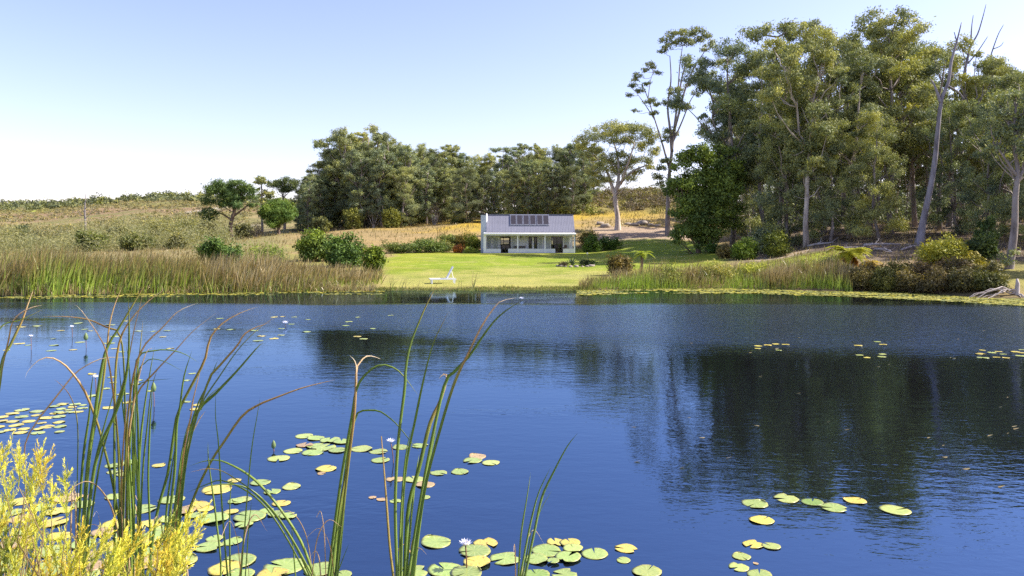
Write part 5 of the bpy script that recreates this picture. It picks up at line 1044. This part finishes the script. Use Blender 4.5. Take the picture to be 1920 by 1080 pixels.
clump(240, 6.5, 'fan of dark bulrush leaves left of centre with many bent straw tips', [
    '228,1005 211,905 194,835 181,789 158,732 130,693 111,677 91,670 70,677 52,696 47,708|.02 .25 1.0', '228,1010 228,890 235,790 240,740|.02 .5 .75', '233,1010 228,890 219,790 214,760|.02 .1 .35', '239,1005 238,863 236,815 229,752 225,706 221,672|.022 .1 .35',
    '253,1010 247,919 242,850 236,790 233,740|.02 .1 .4', '264,1000 256,877 247,780 245,747 242,685 236,643|.036 .05 .35', '262,990 259,808 257,755 257,695 256,672|.024 .1 .5', '281,985 278,891 282,780 284,760 286,719|.018 .1 .3',
    '225,1005 222,850 213,742 200,662 187,633 176,615 150,579 137,570|.02 .3 1.0', '240,1000 235,800 232,680 223,625 200,614 168,600 130,594 80,593|.02 .2 .9', '215,1040 215,760 222,650 245,600 280,563 311,541|.02 .2 .95',
    '230,1005 240,780 262,664 306,613 334,584 371,568|.02 .3 1.0', '222,1010 240,820 257,740 290,698 329,657 363,620 408,585|.02 .35 .95', '250,1000 252,720 262,667 288,658 311,656 342,662 373,680|.016 .1 .3', '252,1000 256,730 272,680 300,675 345,697|.012 .1 .3',
    '248,1000 250,740 258,722 280,714 324,710|.014 .1 .3', '236,1005 240,840 250,760 262,700 275,660 288,652|.016 .6 1.0', '60,1010 45,850 69,791 88,766 117,729 140,701 166,683 197,671 238,670|.018 .55 .95', '245,1000 242,880 246,800 252,740 262,660 268,600|.02 .1 .6',
    '258,1000 262,850 270,770 281,700 290,650|.02 .1 .45', '262,1000 268,880 276,800 284,730 296,690|.016 .15 .5'], 2)
clump(322, 6.4, 'bulrush clump leaning right, third from the left, with orange tips', [
    '308,1074 319,960 328,877 331,800 337,766 345,706 360,657|.024 .1 .35', '280,1060 294,963 314,891 325,822 334,773 363,716 384,675 392,639 405,618 426,600 457,584 485,575|.024 .1 1.0', '314,1074 333,947 344,849 358,780 361,755 369,721 379,680|.022 .55 .85',
    '322,1074 339,919 353,822 370,760 392,716 405,683 408,676|.022 .1 .35', '318,1074 340,900 366,781 405,737 444,696 483,651 493,644|.03 .05 .45', '330,1074 350,860 389,719 410,688 444,649 457,628 477,615 506,605|.024 .2 .85', '312,1070 330,930 345,830 372,770 400,735 425,720|.014 .1 .4',
    '326,1074 346,870 372,770 412,705 451,650 490,612 524,590|.02 .1 .62', '320,1074 338,930 350,840 372,790 386,770|.018 .7 .9', '305,1074 312,960 322,880 330,830|.02 .05 .3', '316,1074 326,980 338,880 346,820 362,770|.022 .05 .35', '339,1002 369,919 397,863 419,830 454,780 485,759 519,745 568,727 628,712|.024 .45 .78'], 3)
clump(438, 6.3, 'sparse thin upright green reed stems in front of the pads', [
    '414,1080 413,1041 402,947 391,863 390,828|.016 .05 .3', '427,1080 425,1060 416,947 410,836 404,780 405,727|.018 .05 .3', '432,1080 431,1047 431,947 436,884|.016 .05 .25', '452,1080 460,974 471,849 482,780 485,763 488,743|.018 .05 .4', '460,1080 463,1038 467,980 472,938|.014 .05 .3', '554,1080 549,1016 546,978|.012 .05 .3'], 4)
clump(582, 6.2, 'long pale reed leaves arching over to the left', [
    '588,1077 566,1019 538,972 504,927 471,894 438,874 410,863 382,865 355,874|.022 .0 .3', '579,1077 554,1024 516,966 477,924 443,899 416,883 388,879 355,886|.022 .0 .75', '574,1077 538,1010 499,952 460,919 416,901 388,908 350,924|.018 .0 .3', '584,1077 552,1018 512,958 470,918 430,908 400,910 372,916|.016 .0 .3'], 5)
clump(624, 6.4, 'tight bulrush bundle left of centre with split curled straw top', [
    '616,1078 631,960 643,877 660,780 667,735 677,712 698,691 718,684 739,690 757,705 783,740|.026 .1 .45', '621,1078 638,947 654,863 663,770 668,727 668,688 664,675 656,667|.026 .3 1.0', '629,1078 643,960 654,863 665,770 668,696 674,681 685,669 698,668 714,673|.024 .3 .95', '625,1078 634,975 649,891 658,800|.022 .05 .3', '633,1078 640,1010 650,900 658,840|.02 .3 .6', '635,1069 644,1045 654,1020|.01 .05 .3',
    '628,1078 648,880 667,782 687,770 711,771 731,784 747,799 772,830 786,847|.018 .1 .35'], 6)
clump(758, 6.3, 'tall straight bulrush clump in the centre, reaching the far shore', [
    '737,1077 730,1016 722,905 715,818|.022 .56 .62 B', '744,1069 741,947 745,849 751,790 759,727 761,689 770,644 786,603 801,569 825,523|.026 .05 .62', '752,1074 755,947 763,863 778,790 788,740 799,691 812,644 825,616 841,584|.024 .05 .6', '759,1077 766,952 786,877 806,795 825,753 836,717 838,704 831,702 823,710|.036 .05 1.0',
    '772,1077 786,980 802,891 828,795 846,735 861,696 877,665 890,637 908,603 929,574 941,564 968,558|.03 .1 .98', '766,1077 790,930 815,800 835,717 853,696 882,665 905,631 926,603 949,582 981,562|.028 .05 .45', '748,1077 752,960 760,860 772,800|.018 .05 .3', '776,1077 790,960 806,860 820,800|.024 .05 .3', '762,1077 772,960 780,890 786,850|.02 .05 .3'], 7)
clump(978, 6.3, 'short separate reed clump right of centre at the bottom', [
    '972,1078 977,1002 988,933 995,886|.018 .0 .3', '976,1078 994,985 1010,924 1033,875|.018 .0 .3', '985,1078 1002,997 1016,933 1038,885 1063,838 1083,812|.022 .0 .35', '984,1078 1002,997 1013,958 1034,921|.014 .0 .4', '980,1078 990,1030 998,985|.014 .0 .3'], 8)
clump(-20, 6.0, 'orange-tipped reed leaves entering at the left edge', ['-40,900 -12,790 0,721 5,685 16,638 23,605 39,587 62,576 80,572|.026 .3 .95', '-30,900 0,695 21,644 41,602 52,571 63,542|.024 .2 .8', '-45,900 -20,700 0,616 39,600 82,579|.014 .1 .5'], 9)

# ------------------------------------------------------------------ yellow feathery shrub in the near left corner
YF = foliage('yellow_needle', .4, (1.3, 1.22, 1.1), (.5, .6, .45))
def sprig_mesh(seed):
    rg = np.random.default_rng(seed); mb = MB(); u = np.linspace(0, 1, 7); path = np.stack([u * .0 + .04 * u ** 2, .02 * np.sin(u * 3), u * .36], 1); mb.tube(path, np.linspace(.004, .0015, 7), 4, False, .2)
    def needles(base, d, L_, n):
        for i in range(n):
            t = (i + rg.random()) / n; c = base + d * t * L_; a = rg.uniform(0, 6.283); r_ = norm(np.cross(d, [math.cos(a), math.sin(a), .3])); q = norm(d * .9 + r_ * .75); l_ = .03 * (1.1 - .5 * t); s = np.cross(q, r_) * .0026
            mb.add([c - s, c + s, c + q * l_ * .55 + s * 1.1, c + q * l_, c + q * l_ * .55 - s * 1.1], [(0, 1, 2, 4)], [(4, 2, 3)], np.clip(.3 + .5 * t + rg.normal() * .15, 0, 1))
    needles(np.array([.0, 0, .05]), norm(np.array([.08, 0, 1.])), .33, 70)
    for i in range(9):
        t = .1 + .08 * i; c = np.array([.04 * t * t, 0, t * .36]); a = i * 2.4; d = norm(np.array([math.cos(a) * .6, math.sin(a) * .6, 1.0])); L_ = .14 * (1.15 - t); mb.tube([c, c + d * L_], [.002, .001], 3, False, .2); needles(c, d, L_, 22)
    m_ = mb.mesh('sprig'); m_.materials.append(YF); return m_
SPR = [sprig_mesh(s) for s in range(5)]
so = np.array([-2.75, 4.5, float(G(-2.75, 4.5))]); ys = E('feathery_shrub', so, 'bright yellow feathery shrub in the near left corner', 'shrub')
rg = np.random.default_rng(44); tips = []
SPX = [(17, 812), (40, 830), (84, 832), (68, 824), (0, 850), (25, 880), (106, 872), (95, 905), (70, 918), (44, 935), (10, 935), (85, 950), (60, 985), (30, 990), (100, 985), (130, 990), (150, 975), (175, 985), (205, 968), (200, 990), (225, 995), (160, 1010), (130, 1030), (100, 1030), (70, 1035), (40, 1040), (10, 1040), (180, 1030), (205, 1045), (150, 1050), (235, 1020), (250, 1000), (275, 985), (300, 965), (330, 952), (285, 1010), (310, 1000), (340, 1010), (360, 1030), (325, 1035), (290, 1045), (255, 1045), (230, 1060), (270, 1070), (310, 1070), (350, 1065), (200, 1075), (160, 1080), (120, 1070), (80, 1075), (40, 1080), (370, 950), (392, 945), (375, 985), (-20, 900), (-20, 980), (-10, 1050), (15, 900), (55, 880), (340, 980), (240, 985), (215, 1020), (55, 1010), (110, 1055), (300, 1030), (-15, 830), (5, 960), (60, 960), (20, 1020), (95, 1000)]
root = MB(); sproots = []
for i, (px, py) in enumerate(SPX + SPX[::3]):
    second = i >= len(SPX); px += rg.normal() * (14 if second else 4); py += (16 if second else 0) + rg.normal() * (10 if second else 3)
    Yd = 4.75 + rg.uniform(-.45, .5) + (.2 if second else 0); tp = P(px, py, Yd) - so
    hub = np.array([np.clip(tp[0], -1, 1.0) * .45, .0, .05]); d = norm(tp - hub); d = norm(d * .6 + np.array([.25 + rg.normal() * .25, rg.normal() * .2, .75])); L_ = .36 * rg.uniform(.75, 1.15); b = tp - d * L_
    limb(root, hub, b, .008, .003, rg, .15, 6, 4)
    q = Vector(d).to_track_quat('Z', 'Y'); o = O('sprig', SPR[i % 5], YF, ys, b, (0, 0, 0), L_ / .36); o.rotation_euler = (q @ Matrix.Rotation(rg.uniform(0, 6.28), 3, 'Z').to_quaternion()).to_euler()
    o.color = (*((.78, .70, .13), (.66, .63, .11), (.68, .54, .09), (.32, .36, .08))[rg.choice(4, p=(.4, .25, .18, .17))], 1)
O('stem', root.mesh('stem', True), BARK, ys, color=(.25, .18, .08))
